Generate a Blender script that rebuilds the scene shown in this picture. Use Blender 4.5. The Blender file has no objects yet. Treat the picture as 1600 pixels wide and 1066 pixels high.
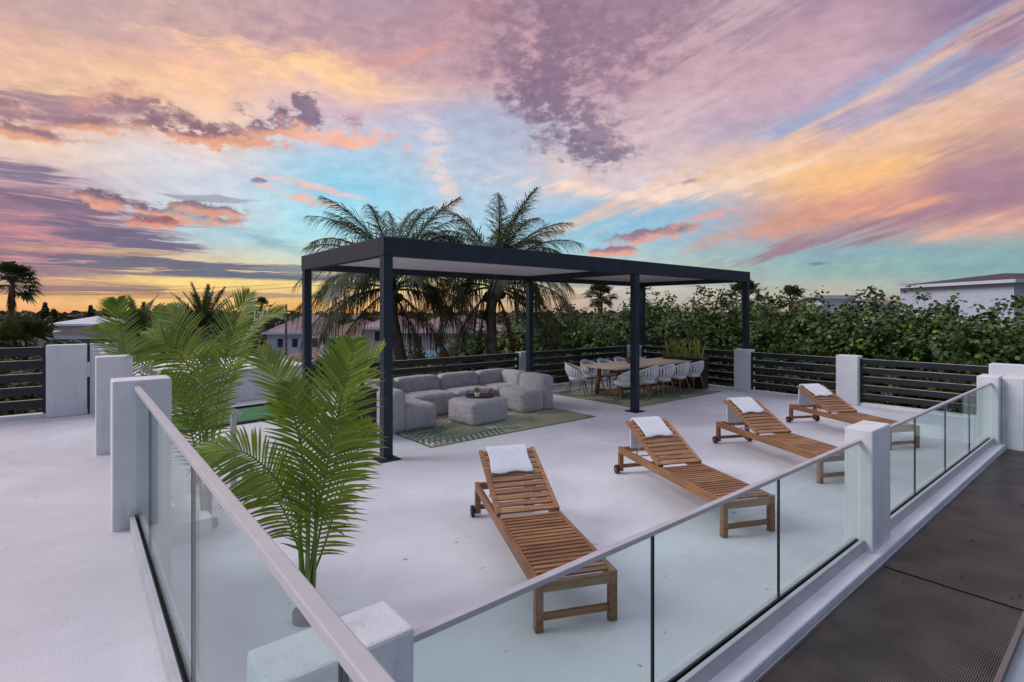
import bpy, bmesh, math, random
import numpy as np
from mathutils import Vector, Matrix, Euler, noise
R = math.radians; PI = math.pi
rnd = random.Random(7)
scene = bpy.context.scene
col = scene.collection

# ------------------------------------------------------------------ camera
# X runs along the long side of the pergola, Y towards the sunset side, z = 0 on the roof deck
EYE = 2.1; ANG = R(50.5)
cd = bpy.data.cameras.new('camera'); cam = bpy.data.objects.new('camera', cd); col.objects.link(cam)
cam.location = (0, 0, EYE); cam.rotation_euler = (R(90), 0, ANG - R(90))
cd.sensor_width = 36; cd.lens = 36 * 827 / 1600; cd.shift_y = -46 / 1600
cd.clip_start = .05; cd.clip_end = 6000
scene.camera = cam
FWD = Vector((math.cos(ANG), math.sin(ANG), 0)); RIGHT = Vector((math.sin(ANG), -math.cos(ANG), 0))
scene.view_settings.view_transform = 'Standard'; scene.view_settings.look = 'None'
scene.view_settings.gamma = 1; scene.view_settings.exposure = 0.0

def lin(r, g, b):
    f = lambda c: (c/255/12.92 if c/255 <= .04045 else ((c/255+.055)/1.055)**2.4)
    return (f(r), f(g), f(b), 1)

# ------------------------------------------------------------------ node helpers
class NT:
    def __init__(s, tree): s.t = tree; s.n = tree.nodes; s.l = tree.links
    def node(s, ty, **kw):
        n = s.n.new(ty)
        for k, v in kw.items(): setattr(n, k, v)
        return n
    def put(s, sock, v):
        if isinstance(v, bpy.types.NodeSocket): s.l.new(v, sock)
        elif v is not None: sock.default_value = v
    def m(s, op, a, b=None, c=None, clamp=False):
        n = s.node('ShaderNodeMath', operation=op, use_clamp=clamp)
        for i, v in enumerate((a, b, c)):
            if v is not None: s.put(n.inputs[i], v)
        return n.outputs[0]
    def mix(s, fac, a, b, bt='MIX'):
        n = s.node('ShaderNodeMix', data_type='RGBA', blend_type=bt)
        s.put(n.inputs[0], fac); s.put(n.inputs[6], a); s.put(n.inputs[7], b)
        return n.outputs[2]
    def step(s, v, lo, hi, a=0., b=1., smooth=True):
        n = s.node('ShaderNodeMapRange', interpolation_type='SMOOTHSTEP' if smooth else 'LINEAR')
        s.put(n.inputs[0], v); s.put(n.inputs[1], lo); s.put(n.inputs[2], hi); s.put(n.inputs[3], a); s.put(n.inputs[4], b)
        return n.outputs[0]
    def xyz(s, x, y, z=0.):
        n = s.node('ShaderNodeCombineXYZ')
        s.put(n.inputs[0], x); s.put(n.inputs[1], y); s.put(n.inputs[2], z)
        return n.outputs[0]
    def noise(s, vec, scale, detail=4, rough=.55, dist=0., color=False, lac=2.):
        n = s.node('ShaderNodeTexNoise')
        if vec is not None: s.put(n.inputs['Vector'], vec)
        n.inputs['Scale'].default_value = scale; n.inputs['Detail'].default_value = detail
        n.inputs['Roughness'].default_value = rough; n.inputs['Distortion'].default_value = dist
        n.inputs['Lacunarity'].default_value = lac
        return n.outputs['Color' if color else 'Fac']
    def ramp(s, v, stops, interp='LINEAR'):
        n = s.node('ShaderNodeValToRGB'); cr = n.color_ramp; cr.interpolation = interp
        while len(cr.elements) < len(stops): cr.elements.new(.5)
        for e, (p, c) in zip(cr.elements, stops): e.position = p; e.color = c
        s.put(n.inputs[0], v); return n.outputs[0]

# ------------------------------------------------------------------ sky
world = bpy.data.worlds.new('World'); scene.world = world; world.use_nodes = True
def build_sky():
    t = NT(world.node_tree); t.n.clear()
    out = t.node('ShaderNodeOutputWorld'); bg = t.node('ShaderNodeBackground'); t.l.new(bg.outputs[0], out.inputs[0])
    tc = t.node('ShaderNodeTexCoord'); sep = t.node('ShaderNodeSeparateXYZ'); t.l.new(tc.outputs['Generated'], sep.inputs[0])
    dx, dy, dz = sep.outputs
    # compass bearing measured from the sunset-side middle (0), elevation in radians
    xr = t.m('ADD', t.m('MULTIPLY', dx, RIGHT.x), t.m('MULTIPLY', dy, RIGHT.y))
    yf = t.m('ADD', t.m('MULTIPLY', dx, FWD.x), t.m('MULTIPLY', dy, FWD.y))
    az0 = t.m('ARCTAN2', xr, yf)
    el0 = t.m('ARCSINE', dz)
    def AE(px, py):
        x = (px-800)/827; return math.atan(x), math.atan((487-py)/827/math.hypot(1, x))
    # gentle domain warp so that nothing runs along a ruler
    wv = t.xyz(t.m('MULTIPLY', az0, 1.), t.m('MULTIPLY', el0, 2.2), 0.)
    w = t.node('ShaderNodeSeparateColor'); t.l.new(t.noise(wv, 3.2, 4, .55, color=True), w.inputs[0])
    az = t.m('ADD', az0, t.m('MULTIPLY', t.m('SUBTRACT', w.outputs[0], .5), .15))
    el = t.m('ADD', el0, t.m('MULTIPLY', t.m('MULTIPLY', t.m('SUBTRACT', w.outputs[1], .5), t.step(el0, 0., .45)), .17))
    cols = [  # photo column, then (row, colour) pairs from the horizon upwards
      (60,  [(487,(232,165,112)),(472,(240,188,126)),(455,(215,165,120)),(430,(178,145,150)),(400,(190,135,150)),(360,(208,140,145)),(320,(190,145,160)),(280,(205,180,185)),(240,(238,208,185)),(170,(226,180,165)),(120,(236,196,162)),(60,(222,178,164)),(0,(200,168,164))]),
      (300, [(487,(236,178,112)),(470,(246,200,124)),(440,(240,205,130)),(410,(225,200,160)),(370,(178,205,214)),(325,(204,214,220)),(290,(206,212,224)),(250,(222,214,218)),(200,(234,204,188)),(130,(248,200,160)),(90,(240,190,165)),(50,(222,180,170)),(0,(206,172,166))]),
      (520, [(487,(225,165,105)),(470,(236,185,112)),(445,(244,218,148)),(410,(210,220,200)),(370,(170,220,230)),(345,(168,224,240)),(300,(146,208,234)),(250,(164,206,229)),(210,(195,200,220)),(160,(214,186,196)),(110,(250,204,162)),(60,(210,172,172)),(0,(186,155,166))]),
      (760, [(487,(205,165,125)),(460,(225,195,145)),(430,(215,212,180)),(390,(168,210,224)),(330,(172,204,226)),(270,(186,200,218)),(205,(172,180,206)),(150,(198,178,190)),(90,(202,165,172)),(40,(186,150,162)),(0,(172,142,158))]),
      (980, [(487,(180,165,160)),(450,(196,192,180)),(420,(190,200,185)),(380,(150,196,214)),(330,(136,188,220)),(285,(214,204,208)),(230,(206,184,192)),(160,(196,168,182)),(90,(198,162,172)),(40,(172,140,156)),(0,(164,134,152))]),
      (1300,[(487,(176,160,148)),(455,(186,182,168)),(425,(146,178,174)),(395,(138,174,184)),(360,(172,152,160)),(330,(206,152,138)),(290,(238,184,138)),(250,(246,198,140)),(215,(226,186,164)),(180,(170,165,190)),(140,(190,165,185)),(90,(202,170,182)),(40,(192,158,172)),(0,(168,140,160))]),
      (1560,[(487,(160,162,150)),(455,(150,170,166)),(420,(132,170,172)),(385,(140,172,176)),(350,(205,164,156)),(315,(170,128,144)),(270,(176,138,150)),(230,(190,154,150)),(190,(212,170,156)),(140,(200,172,178)),(110,(140,150,186)),(70,(165,135,155)),(0,(140,120,150))]),
    ]
    ZB = 2.7
    prev = None; prev_a = None
    backc = [(.0, lin(80,108,130)), (.12, lin(92,120,150)), (.35, lin(104,130,168)), (.6, (.62,.56,.68,1)), (1., (.76,.65,.76,1))]
    emax = PI/2
    back = t.ramp(t.m('DIVIDE', el0, emax, clamp=True), backc)
    def column(px, rows):
        st = []
        for py, c in rows: st.append((max(0, AE(px, py)[1])/emax, lin(*c)))
        st.append((.40, (.42,.36,.44,1))); st.append((.56, (.325*ZB,.312*ZB,.39*ZB,1))); st.append((1., (.325*ZB,.312*ZB,.39*ZB,1)))
        return t.ramp(t.m('DIVIDE', el, emax, clamp=True), st, 'EASE' if False else 'LINEAR')
    base = None
    for px, rows in cols:
        c = column(px, rows); a = AE(px, 400)[0]
        if base is None: base = t.mix(t.step(az, a-1.1, a-.25), back, c)
        else: base = t.mix(t.step(az, prev_a, a), base, c)
        prev_a = a
    base = t.mix(t.step(az, prev_a+.15, prev_a+.9), base, back)
    # three cloud textures: puffy, horizontally drawn out, and drawn out along the right-hand streaks
    puff = t.noise(t.xyz(az0, t.m('MULTIPLY', el0, 1.5), 3.1), 17, 9, .62, .25)
    fine = t.noise(t.xyz(az0, t.m('MULTIPLY', el0, 1.7), 8.7), 42, 8, .62, .2)
    strk = t.noise(t.xyz(t.m('MULTIPLY', az, .8), t.m('MULTIPLY', el, 5.), 5.5), 9, 8, .6, .35)
    ca, sa = math.cos(R(19)), math.sin(R(19))
    ua = t.m('ADD', t.m('MULTIPLY', az0, ca), t.m('MULTIPLY', el0, sa)); va = t.m('SUBTRACT', t.m('MULTIPLY', el0, ca), t.m('MULTIPLY', az0, sa))
    diag = t.noise(t.xyz(t.m('MULTIPLY', ua, .9), t.m('MULTIPLY', va, 9.), 1.5), 7, 9, .6, .35)
    hz = t.noise(t.xyz(t.m('MULTIPLY', az, 1.1), t.m('MULTIPLY', el, 17.), 9.5), 6.5, 9, .66, .45)
    tex = {k: t.step(v, *((.36, .64) if k == 'c' else (.30, .70)), 0., 2., False) for k, v in dict(p=puff, f=fine, s=strk, d=diag, h=hz, c=t.m('ADD', t.m('MULTIPLY', puff, .58), t.m('MULTIPLY', fine, .42))).items()}
    c = base
    AEv = t.xyz(az, el); AEr = t.xyz(az0, el0)
    def cloud(px, py, rx, ry, ang, colr, k=1., tx='p', lo=.22, hi=1., tilt_col=None, warp=True, grow=1.75):
        nonlocal c
        a, e = AE(px, py)
        sx = 1/(1+((px-800)/827)**2)/827; sy = math.cos(a)/827
        mp = t.node('ShaderNodeMapping', vector_type='TEXTURE'); t.l.new(AEv if warp else AEr, mp.inputs[0])
        mp.inputs['Location'].default_value = (a, e, 0); mp.inputs['Rotation'].default_value = (0, 0, R(ang)); mp.inputs['Scale'].default_value = (rx*sx*grow, ry*sy*grow, 1)
        g = t.node('ShaderNodeTexGradient', gradient_type='SPHERICAL'); t.l.new(mp.outputs[0], g.inputs[0])
        f = t.step(t.m('MULTIPLY', g.outputs['Fac'], tex[tx]), lo, hi, 0., k)
        cc = lin(*colr)
        if tilt_col:
            sp = t.node('ShaderNodeSeparateXYZ'); t.l.new(mp.outputs[0], sp.inputs[0])
            cc = t.mix(t.step(t.m('ADD', sp.outputs[1], t.m('MULTIPLY', tex['f'], -.3)), -.65, .0), lin(*tilt_col), cc)
        c = t.mix(f, c, cc)
    for args in CLOUDS: cloud(**args)
    lum = t.mix(t.step(t.noise(t.xyz(az0, t.m('MULTIPLY', el0, 2.5), 0.), 24, 7, .6), .3, .7), (.95,.95,.96,1), (1.09,1.085,1.08,1))
    lum = t.mix(1., lum, t.mix(t.m('MULTIPLY', tex['f'], .5), (1.07,1.065,1.06,1), (.95,.945,.955,1)), 'MULTIPLY')
    c = t.mix(1., c, lum, 'MULTIPLY')
    # below the horizon only the light it throws back matters
    c = t.mix(t.step(el0, -.06, -.005), lin(70,72,66), c)
    t.l.new(c, bg.inputs[0]); bg.inputs[1].default_value = SKY
SKY = 1.0
def C(px, py, rx, ry, ang, colr, **k): return dict(px=px, py=py, rx=rx, ry=ry, ang=ang, colr=colr, **k)
CLOUDS = [
  # broad veils
  C(640,30,300,55,6,(176,146,160),k=.7,tx='p'), C(930,60,190,70,-10,(160,128,148),k=.75,tx='p'),
  C(480,100,190,22,-6,(253,208,160),k=.85,tx='s'), C(150,95,200,40,0,(240,200,165),k=.5,tx='s'),
  C(640,55,240,14,14,(222,160,150),k=.5,tx='d'),
  C(1050,150,230,60,35,(216,190,192),k=.6,tx='d'),
  C(672,245,26,90,18,(226,210,214),k=.65,tx='f'), C(690,285,16,60,24,(236,214,206),k=.6,tx='f'),
  # right-hand streaks
  C(1230,215,420,26,19,(238,196,168),k=.85,tx='d',warp=False), C(1450,180,300,34,20,(238,194,162),k=.75,tx='d',warp=False),
  C(1320,150,240,18,22,(148,166,204),k=.85,tx='d',warp=False),C(1500,95,170,16,20,(146,160,198),k=.85,tx='d',warp=False),
  C(1400,265,190,38,8,(242,190,142),k=.75,tx='d'), C(1360,268,80,20,10,(248,192,126),k=.5,tx='d'),
  C(1000,300,200,12,-7,(242,214,200),k=.9,tx='d'), C(1150,283,150,10,12,(246,214,188),k=.8,tx='d'), C(880,262,60,20,-35,(236,206,196),k=.7,tx='f'),
  C(1320,330,250,26,12,(212,156,138),k=.9,tx='d'), C(1330,365,260,17,11,(158,126,142),k=.95,tx='d'),
  C(1530,285,130,30,14,(166,132,150),k=.85,tx='d'), C(1400,322,90,10,4,(240,172,138),k=.75,tx='d'),
  C(1560,348,140,12,10,(228,178,156),k=.85,tx='d'),
  # mackerel bank
  C(860,60,120,80,10,(148,120,142),k=.7,tx='c',lo=.1,hi=1.1), C(870,110,80,80,0,(140,116,138),k=.8,tx='f',lo=.15,hi=1.2), C(845,150,70,46,0,(132,110,134),k=.8,tx='c',lo=.18,hi=1.),
  C(905,205,80,46,-12,(140,122,144),k=.85,tx='c',lo=.18,hi=.95), C(900,225,70,30,-8,(128,116,138),k=.8,tx='f',lo=.25,hi=1.), C(940,245,60,12,8,(134,122,144),k=.8,tx='c',lo=.2,hi=.9),
  C(980,60,150,50,10,(150,124,146),k=.6,tx='c',lo=.2,hi=1.1), C(1100,90,150,40,14,(190,156,170),k=.5,tx='d'),
  # left cloud banks
  C(100,160,130,36,0,(168,136,148),k=.95,tx='s',lo=.2,hi=.8), C(60,175,90,22,0,(156,124,136),k=.8,tx='c',lo=.3,hi=.9), C(180,150,80,18,5,(216,158,142),k=.7,tx='c'), C(210,165,60,12,0,(150,120,134),k=.8,tx='c',lo=.3,hi=.8),
  C(60,212,110,17,-5,(148,114,128),k=.95,tx='c',lo=.3,hi=.8,tilt_col=(224,164,136)), C(150,192,80,14,14,(156,122,136),k=.9,tx='c',lo=.3,hi=.8,tilt_col=(223,170,145)),
  C(320,208,150,19,5,(146,114,126),k=1.,tx='c',lo=.25,hi=.7,tilt_col=(229,167,137)), C(430,190,80,28,14,(130,114,136),k=1.,tx='c',lo=.28,hi=.75,tilt_col=(232,171,144)),
  C(530,205,90,15,-8,(242,186,164),k=.95,tx='c',lo=.25,hi=.8), C(493,160,30,16,-25,(138,118,138),k=.95,tx='c',lo=.3,hi=.7), C(560,180,20,14,0,(178,148,160),k=.8,tx='c'),
  C(60,285,130,16,-5,(132,120,142),k=.95,tx='h',lo=.2,hi=.8), C(30,320,110,14,0,(150,120,146),k=.9,tx='h',lo=.25,hi=.8),
  C(90,345,210,44,-3,(152,122,142),k=.9,tx='h',lo=.22,hi=.75), C(30,372,90,34,0,(218,156,150),k=.6,tx='s'), C(150,330,180,10,-3,(120,108,130),k=.8,tx='h',lo=.3,hi=.8),
  C(180,368,140,17,-6,(116,108,132),k=.95,tx='h',lo=.2,hi=.7), C(250,330,130,12,-3,(120,102,122),k=1.,tx='c',lo=.22,hi=.6,tilt_col=(228,167,145)), C(320,328,60,9,-3,(128,106,124),k=.9,tx='c',lo=.22,hi=.6,tilt_col=(230,169,147)),
  C(235,347,38,10,0,(150,100,108),k=.95,tx='c',lo=.22,hi=.6,tilt_col=(226,156,136)), C(300,312,80,5,0,(150,150,165),k=.7,tx='h',lo=.3,hi=.8),
  C(400,290,9,4,0,(122,124,150),k=.9,tx='f',lo=.15,hi=.6), C(480,300,80,6,-8,(238,192,184),k=.9,tx='h',lo=.15,hi=.8), C(460,316,50,7,-14,(240,186,170),k=.95,tx='c',lo=.2,hi=.8), C(420,345,30,3,0,(232,206,204),k=.8,tx='h'),
  C(420,375,140,9,-14,(140,176,192),k=.7,tx='s',lo=.2,hi=1.),
  C(220,400,320,12,-4,(126,116,134),k=.9,tx='h',lo=.35,hi=.9), C(150,393,200,7,0,(246,198,140),k=.8,tx='h',lo=.4,hi=.9),
  C(300,418,330,15,-2,(112,110,128),k=.95,tx='h',lo=.25,hi=.75), C(370,428,150,8,0,(106,112,130),k=.95,tx='h',lo=.2,hi=.7), C(120,430,200,12,0,(150,124,132),k=.85,tx='h',lo=.3,hi=.8),
  C(120,452,260,10,0,(146,122,124),k=.9,tx='h',lo=.3,hi=.8), C(330,440,200,6,0,(252,222,140),k=.8,tx='h',lo=.3,hi=.8), C(60,440,120,6,0,(232,170,130),k=.7,tx='h',lo=.3,hi=.9), C(430,462,150,4,0,(150,138,134),k=.8,tx='h',lo=.25,hi=.8),
  C(250,462,200,5,0,(196,150,112),k=.8,tx='h',lo=.3,hi=.8), C(700,465,260,7,0,(176,150,132),k=.7,tx='h',lo=.3,hi=.8), C(520,425,120,8,0,(150,156,156),k=.7,tx='h',lo=.3,hi=.8),
  # small clouds right of the palms
  C(1020,370,66,12,7,(142,122,140),k=.95,tx='c',lo=.3,hi=.75,tilt_col=(225,166,153)), C(950,394,54,7,0,(150,122,136),k=.95,tx='c',lo=.3,hi=.75,tilt_col=(231,166,145)), C(1090,345,45,8,12,(236,170,160),k=.7,tx='f'),
  C(1050,288,24,5,10,(184,156,168),k=.9,tx='f'), C(1275,413,26,4,3,(120,130,146),k=.9,tx='s',lo=.3,hi=.75), C(1350,410,36,4,4,(118,128,146),k=.9,tx='s',lo=.3,hi=.75),
  C(960,440,200,8,0,(160,160,160),k=.75,tx='s',lo=.3,hi=.75), C(1090,432,60,5,0,(232,190,150),k=.7,tx='s'),
]
build_sky()
world.cycles.sampling_method = 'NONE'      # a broad soft sky: surfaces find it well enough by themselves
scene.cycles.max_bounces = 8; scene.cycles.diffuse_bounces = 3; scene.cycles.glossy_bounces = 3; scene.cycles.transparent_max_bounces = 16

# very soft light from high in the bright western clouds; shadows lie almost straight below things
sd = bpy.data.lights.new('sun', 'SUN'); sun = bpy.data.objects.new('sun', sd); col.objects.link(sun)
sd.energy = 1.75; sd.angle = R(28); sd.color = (1, .96, .99)
trav = (RIGHT*.9 + FWD*.06 + Vector((0, 0, -.62))).normalized()
sun.rotation_euler = trav.to_track_quat('-Z', 'Y').to_euler()

# ------------------------------------------------------------------ materials
def mat(name, base, rough=.6, var=.0, vscale=4., bump=0., bscale=40., metal=0., spec=.5, var2=None, rvar=0., coords='Object', bdetail=4, sheen=0.):
    m = bpy.data.materials.new(name); m.use_nodes = True; t = NT(m.node_tree)
    b = t.n['Principled BSDF']; b.inputs['Roughness'].default_value = rough; b.inputs['Metallic'].default_value = metal
    b.inputs['Specular IOR Level'].default_value = spec
    if sheen: b.inputs['Sheen Weight'].default_value = sheen
    tc = t.node('ShaderNodeTexCoord').outputs[coords]
    bc = (*base, 1)
    if var:
        n = t.noise(tc, vscale, 6, .6)
        lo = tuple(c*(1-var) for c in base)+(1,); hi = tuple(min(1, c*(1+var)) for c in base)+(1,)
        if var2: hi = (*var2, 1)
        t.put(b.inputs['Base Color'], t.mix(t.step(n, .3, .7), lo, hi))
    else: b.inputs['Base Color'].default_value = bc
    if rvar: t.put(b.inputs['Roughness'], t.step(t.noise(tc, vscale*1.7, 5), .3, .7, rough-rvar, rough+rvar))
    if bump:
        bn = t.node('ShaderNodeBump'); bn.inputs['Strength'].default_value = bump; bn.inputs['Distance'].default_value = .01
        t.put(bn.inputs['Height'], t.noise(tc, bscale, bdetail, .6)); t.l.new(bn.outputs[0], b.inputs['Normal'])
    return m

def deck_mat(name, base, bumpk):
    m = bpy.data.materials.new(name); m.use_nodes = True; t = NT(m.node_tree); b = t.n['Principled BSDF']
    tc = t.node('ShaderNodeTexCoord').outputs['Object']
    mp = t.node('ShaderNodeMapping'); mp.inputs['Rotation'].default_value = (0, 0, R(25)); mp.inputs['Scale'].default_value = (1, 3.2, 1); t.l.new(tc, mp.inputs[0])
    big = t.noise(tc, .55, 6, .6, .4); mid = t.noise(mp.outputs[0], 2.2, 7, .65, .3); fin = t.noise(tc, 55, 4, .6)
    c = t.mix(t.step(big, .3, .72), tuple(x*.80 for x in base)+(1,), tuple(min(1, x*1.05) for x in base)+(1,))
    c = t.mix(t.step(mid, .48, .82, 0, .5), c, tuple(x*.74 for x in base)+(1,))
    spk = t.noise(tc, 9.5, 2, .5); c = t.mix(t.step(spk, .72, .755, 0, .7), c, (.24, .22, .21, 1))
    t.put(b.inputs['Base Color'], c)
    t.put(b.inputs['Roughness'], t.step(mid, .25, .8, .36, .62)); b.inputs['Specular IOR Level'].default_value = .45
    bn = t.node('ShaderNodeBump'); bn.inputs['Strength'].default_value = bumpk; bn.inputs['Distance'].default_value = .012
    t.put(bn.inputs['Height'], t.m('ADD', t.m('MULTIPLY', mid, 1.1), t.m('MULTIPLY', fin, .35))); t.l.new(bn.outputs[0], b.inputs['Normal'])
    return m

def wood_mat(name, a, bcol, axis=0, scale=7., rough=.5):
    """grain along the local axis; each board (mesh island) has its own tone"""
    m = bpy.data.materials.new(name); m.use_nodes = True; t = NT(m.node_tree); b = t.n['Principled BSDF']
    tc = t.node('ShaderNodeTexCoord').outputs['Object']
    geo = t.node('ShaderNodeNewGeometry'); rp = geo.outputs['Random Per Island']
    off = t.node('ShaderNodeVectorMath', operation='MULTIPLY_ADD'); t.l.new(tc, off.inputs[0])
    sc = [22, 22, 22]; sc[axis] = 1.6; off.inputs[1].default_value = sc
    t.put(off.inputs[2], t.xyz(t.m('MULTIPLY', rp, 37.), t.m('MULTIPLY', rp, 91.), t.m('MULTIPLY', rp, 53.)))
    g = t.noise(off.outputs[0], 1.4, 6, .65, .6)
    c = t.mix(t.step(g, .3, .7), (*a, 1), (*bcol, 1))
    c = t.mix(1., c, t.mix(rp, (.72, .70, .68, 1), (1.22, 1.2, 1.16, 1)), 'MULTIPLY')
    oi = t.node('ShaderNodeObjectInfo'); c = t.mix(1., c, t.mix(oi.outputs['Random'], (.80, .78, .76, 1), (1.16, 1.16, 1.14, 1)), 'MULTIPLY')
    t.put(b.inputs['Base Color'], c); b.inputs['Roughness'].default_value = rough
    bn = t.node('ShaderNodeBump'); bn.inputs['Strength'].default_value = .25; bn.inputs['Distance'].default_value = .003
    t.put(bn.inputs['Height'], g); t.l.new(bn.outputs[0], b.inputs['Normal'])
    return m

def leaf_mat(name, dark, light, trans=.3, rough=.45, nscale=.7, spec=.4):
    m = bpy.data.materials.new(name); m.use_nodes = True; t = NT(m.node_tree); b = t.n['Principled BSDF']; o = t.n['Material Output']
    geo = t.node('ShaderNodeNewGeometry'); tc = t.node('ShaderNodeTexCoord').outputs['Object']
    f = t.m('ADD', t.m('MULTIPLY', geo.outputs['Random Per Island'], .55), t.m('MULTIPLY', t.step(t.noise(tc, nscale, 3), .35, .7), .45))
    c = t.mix(f, (*dark, 1), (*light, 1))
    t.put(b.inputs['Base Color'], c); b.inputs['Roughness'].default_value = rough; b.inputs['Specular IOR Level'].default_value = spec
    tr = t.node('ShaderNodeBsdfTranslucent'); t.put(tr.inputs[0], t.mix(1., c, (1.5, 1.45, .7, 1), 'MULTIPLY'))
    mx = t.node('ShaderNodeMixShader'); mx.inputs[0].default_value = trans
    t.l.new(b.outputs[0], mx.inputs[1]); t.l.new(tr.outputs[0], mx.inputs[2]); t.l.new(mx.outputs[0], o.inputs[0])
    return m

def glass_mat(name, tint):
    m = bpy.data.materials.new(name); m.use_nodes = True; t = NT(m.node_tree); o = t.n['Material Output']; t.n.remove(t.n['Principled BSDF'])
    tr = t.node('ShaderNodeBsdfTransparent'); tr.inputs[0].default_value = (*tint, 1)
    gl = t.node('ShaderNodeBsdfGlossy'); gl.inputs['Roughness'].default_value = .02; gl.inputs[0].default_value = (.95, .97, .97, 1)
    lw = t.node('ShaderNodeLayerWeight'); lw.inputs[0].default_value = .5
    f = t.m('MULTIPLY_ADD', t.m('POWER', lw.outputs['Facing'], 5.5), .55, .03)
    mx = t.node('ShaderNodeMixShader'); t.put(mx.inputs[0], f)
    t.l.new(tr.outputs[0], mx.inputs[1]); t.l.new(gl.outputs[0], mx.inputs[2]); t.l.new(mx.outputs[0], o.inputs[0])
    return m

M = {}
M['deck'] = deck_mat('deck_paint', (.755, .78, .80), .5)
M['walk'] = deck_mat('walk_paint', (.72, .70, .72), .7)
M['stucco'] = mat('white_stucco', (.74, .74, .74), .75, var=.07, vscale=2.2, bump=.5, bscale=70)
def drips(m):
    t = NT(m.node_tree); b = t.n['Principled BSDF']; src = b.inputs['Base Color'].links[0].from_socket
    tc = t.node('ShaderNodeTexCoord').outputs['Object']; mp = t.node('ShaderNodeMapping'); mp.inputs['Scale'].default_value = (9, 9, .9); t.l.new(tc, mp.inputs[0])
    t.put(b.inputs['Base Color'], t.mix(t.step(t.noise(mp.outputs[0], 1.6, 5, .65, .3), .52, .75, 0, .5), src, (.50, .48, .45, 1)))
drips(M['stucco'])
M['kerb'] = mat('kerb_paint', (.74, .75, .76), .6, var=.08, vscale=3, bump=.3, bscale=30)
M['alu'] = mat('brushed_aluminium', (.55, .54, .54), .45, var=.06, vscale=6, metal=.3)
M['channel'] = mat('grey_channel', (.50, .50, .51), .5, var=.08, vscale=5)
M['gasket'] = mat('black_gasket', (.012, .012, .013), .6)
M['char'] = mat('charcoal_metal', (.026, .034, .048), .5, spec=.25, var=.12, vscale=3)
M['black'] = mat('black_slat', (.014, .014, .016), .35, var=.2, vscale=5)
M['slat_cap'] = mat('skylit_slat_top', (.42, .40, .36), .5, var=.3, vscale=3)  # pale grey paints in the skylight caught on the black slat tops
M['louvre'] = mat('louvre_white', (.74, .70, .72), .6, var=.05)
M['white'] = mat('white_plastic', (.84, .81, .80), .45, var=.03)
M['teak'] = wood_mat('teak_slats', (.20, .088, .034), (.47, .245, .105), 0)
M['teak_y'] = wood_mat('teak_frame', (.20, .090, .035), (.38, .19, .080), 1)
M['table'] = wood_mat('table_top_wood', (.70, .53, .35), (.85, .70, .50), 0, rough=.45)
M['table_leg'] = wood_mat('table_leg_wood', (.17, .08, .035), (.28, .14, .065), 2)
M['chair_leg'] = wood_mat('chair_leg_wood', (.22, .10, .045), (.36, .18, .09), 2)
M['towel'] = mat('towel_cloth', (.80, .83, .86), .95, var=.04, vscale=14, bump=.8, bscale=140, sheen=.3)
M['fabric'] = mat('sofa_fabric', (.47, .44, .44), .95, var=.10, vscale=7, bump=.5, bscale=110, sheen=.25)
def folds(m):
    t = NT(m.node_tree); b = t.n['Principled BSDF']; old = b.inputs['Normal'].links[0].from_node
    bn = t.node('ShaderNodeBump'); bn.inputs['Strength'].default_value = .7; bn.inputs['Distance'].default_value = .05
    tc = t.node('ShaderNodeTexCoord').outputs['Object']; mp = t.node('ShaderNodeMapping'); mp.inputs['Scale'].default_value = (1, 1, 2.2); t.l.new(tc, mp.inputs[0])
    t.put(bn.inputs['Height'], t.noise(mp.outputs[0], 4.5, 5, .5, 1.2)); t.l.new(bn.outputs[0], old.inputs['Normal'])
folds(M['fabric'])
M['rubber'] = mat('rubber', (.015, .015, .015), .6)
M['planter'] = mat('charcoal_planter', (.028, .028, .034), .55, var=.2, vscale=4, bump=.2, bscale=60)
M['basket'] = mat('brown_tray', (.10, .045, .022), .5, var=.3, vscale=20)
M['areca'] = leaf_mat('areca_leaf', (.072, .15, .013), (.36, .42, .055), .30, .34)
M['areca_stem'] = mat('areca_stem', (.16, .24, .05), .5, var=.3, vscale=8)
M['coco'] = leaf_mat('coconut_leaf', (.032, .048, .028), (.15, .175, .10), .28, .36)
M['coco_dead'] = leaf_mat('dry_frond', (.10, .055, .025), (.24, .13, .06), .2, .6)
M['bark'] = mat('palm_bark', (.16, .125, .10), .85, var=.35, vscale=5, bump=.8, bscale=14)
M['grape'] = leaf_mat('sea_grape_leaf', (.016, .044, .010), (.105, .18, .032), .18, .4, nscale=.6)
M['grape_y'] = leaf_mat('young_grape_leaf', (.09, .16, .018), (.25, .32, .045), .25, .4, nscale=.8)
M['bush'] = leaf_mat('garden_leaf', (.026, .05, .016), (.10, .13, .045), .15, .5, nscale=.3)
M['far'] = leaf_mat('far_leaf', (.04, .05, .024), (.125, .122, .062), .1, .7, nscale=.04)
M['fan'] = leaf_mat('fan_palm_leaf', (.03, .045, .018), (.09, .105, .04), .2, .5)
M['snake'] = leaf_mat('snake_plant_leaf', (.22, .27, .05), (.62, .58, .20), .2, .45)
M['tile_brown'] = mat('roof_tile_brown', (.055, .038, .038), .8, var=.3, vscale=1.5, bump=.6, bscale=5)
M['tile_pink'] = mat('roof_pink', (.30, .20, .22), .7, var=.15, vscale=.6)
M['tile_tan'] = mat('roof_tan', (.24, .15, .11), .8, var=.2, vscale=1.)
M['roof_white'] = mat('roof_white', (.62, .62, .66), .7, var=.1, vscale=.5)
M['roof_blue'] = mat('roof_blue', (.05, .20, .36), .6, var=.15, vscale=.7)
M['wall_white'] = mat('house_white', (.60, .63, .70), .8, var=.06, vscale=.5)
M['wall_blue'] = mat('house_pale_blue', (.52, .56, .66), .8, var=.06, vscale=.5)
M['wall_cream'] = mat('house_cream', (.46, .42, .40), .8, var=.08, vscale=.5)
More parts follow.
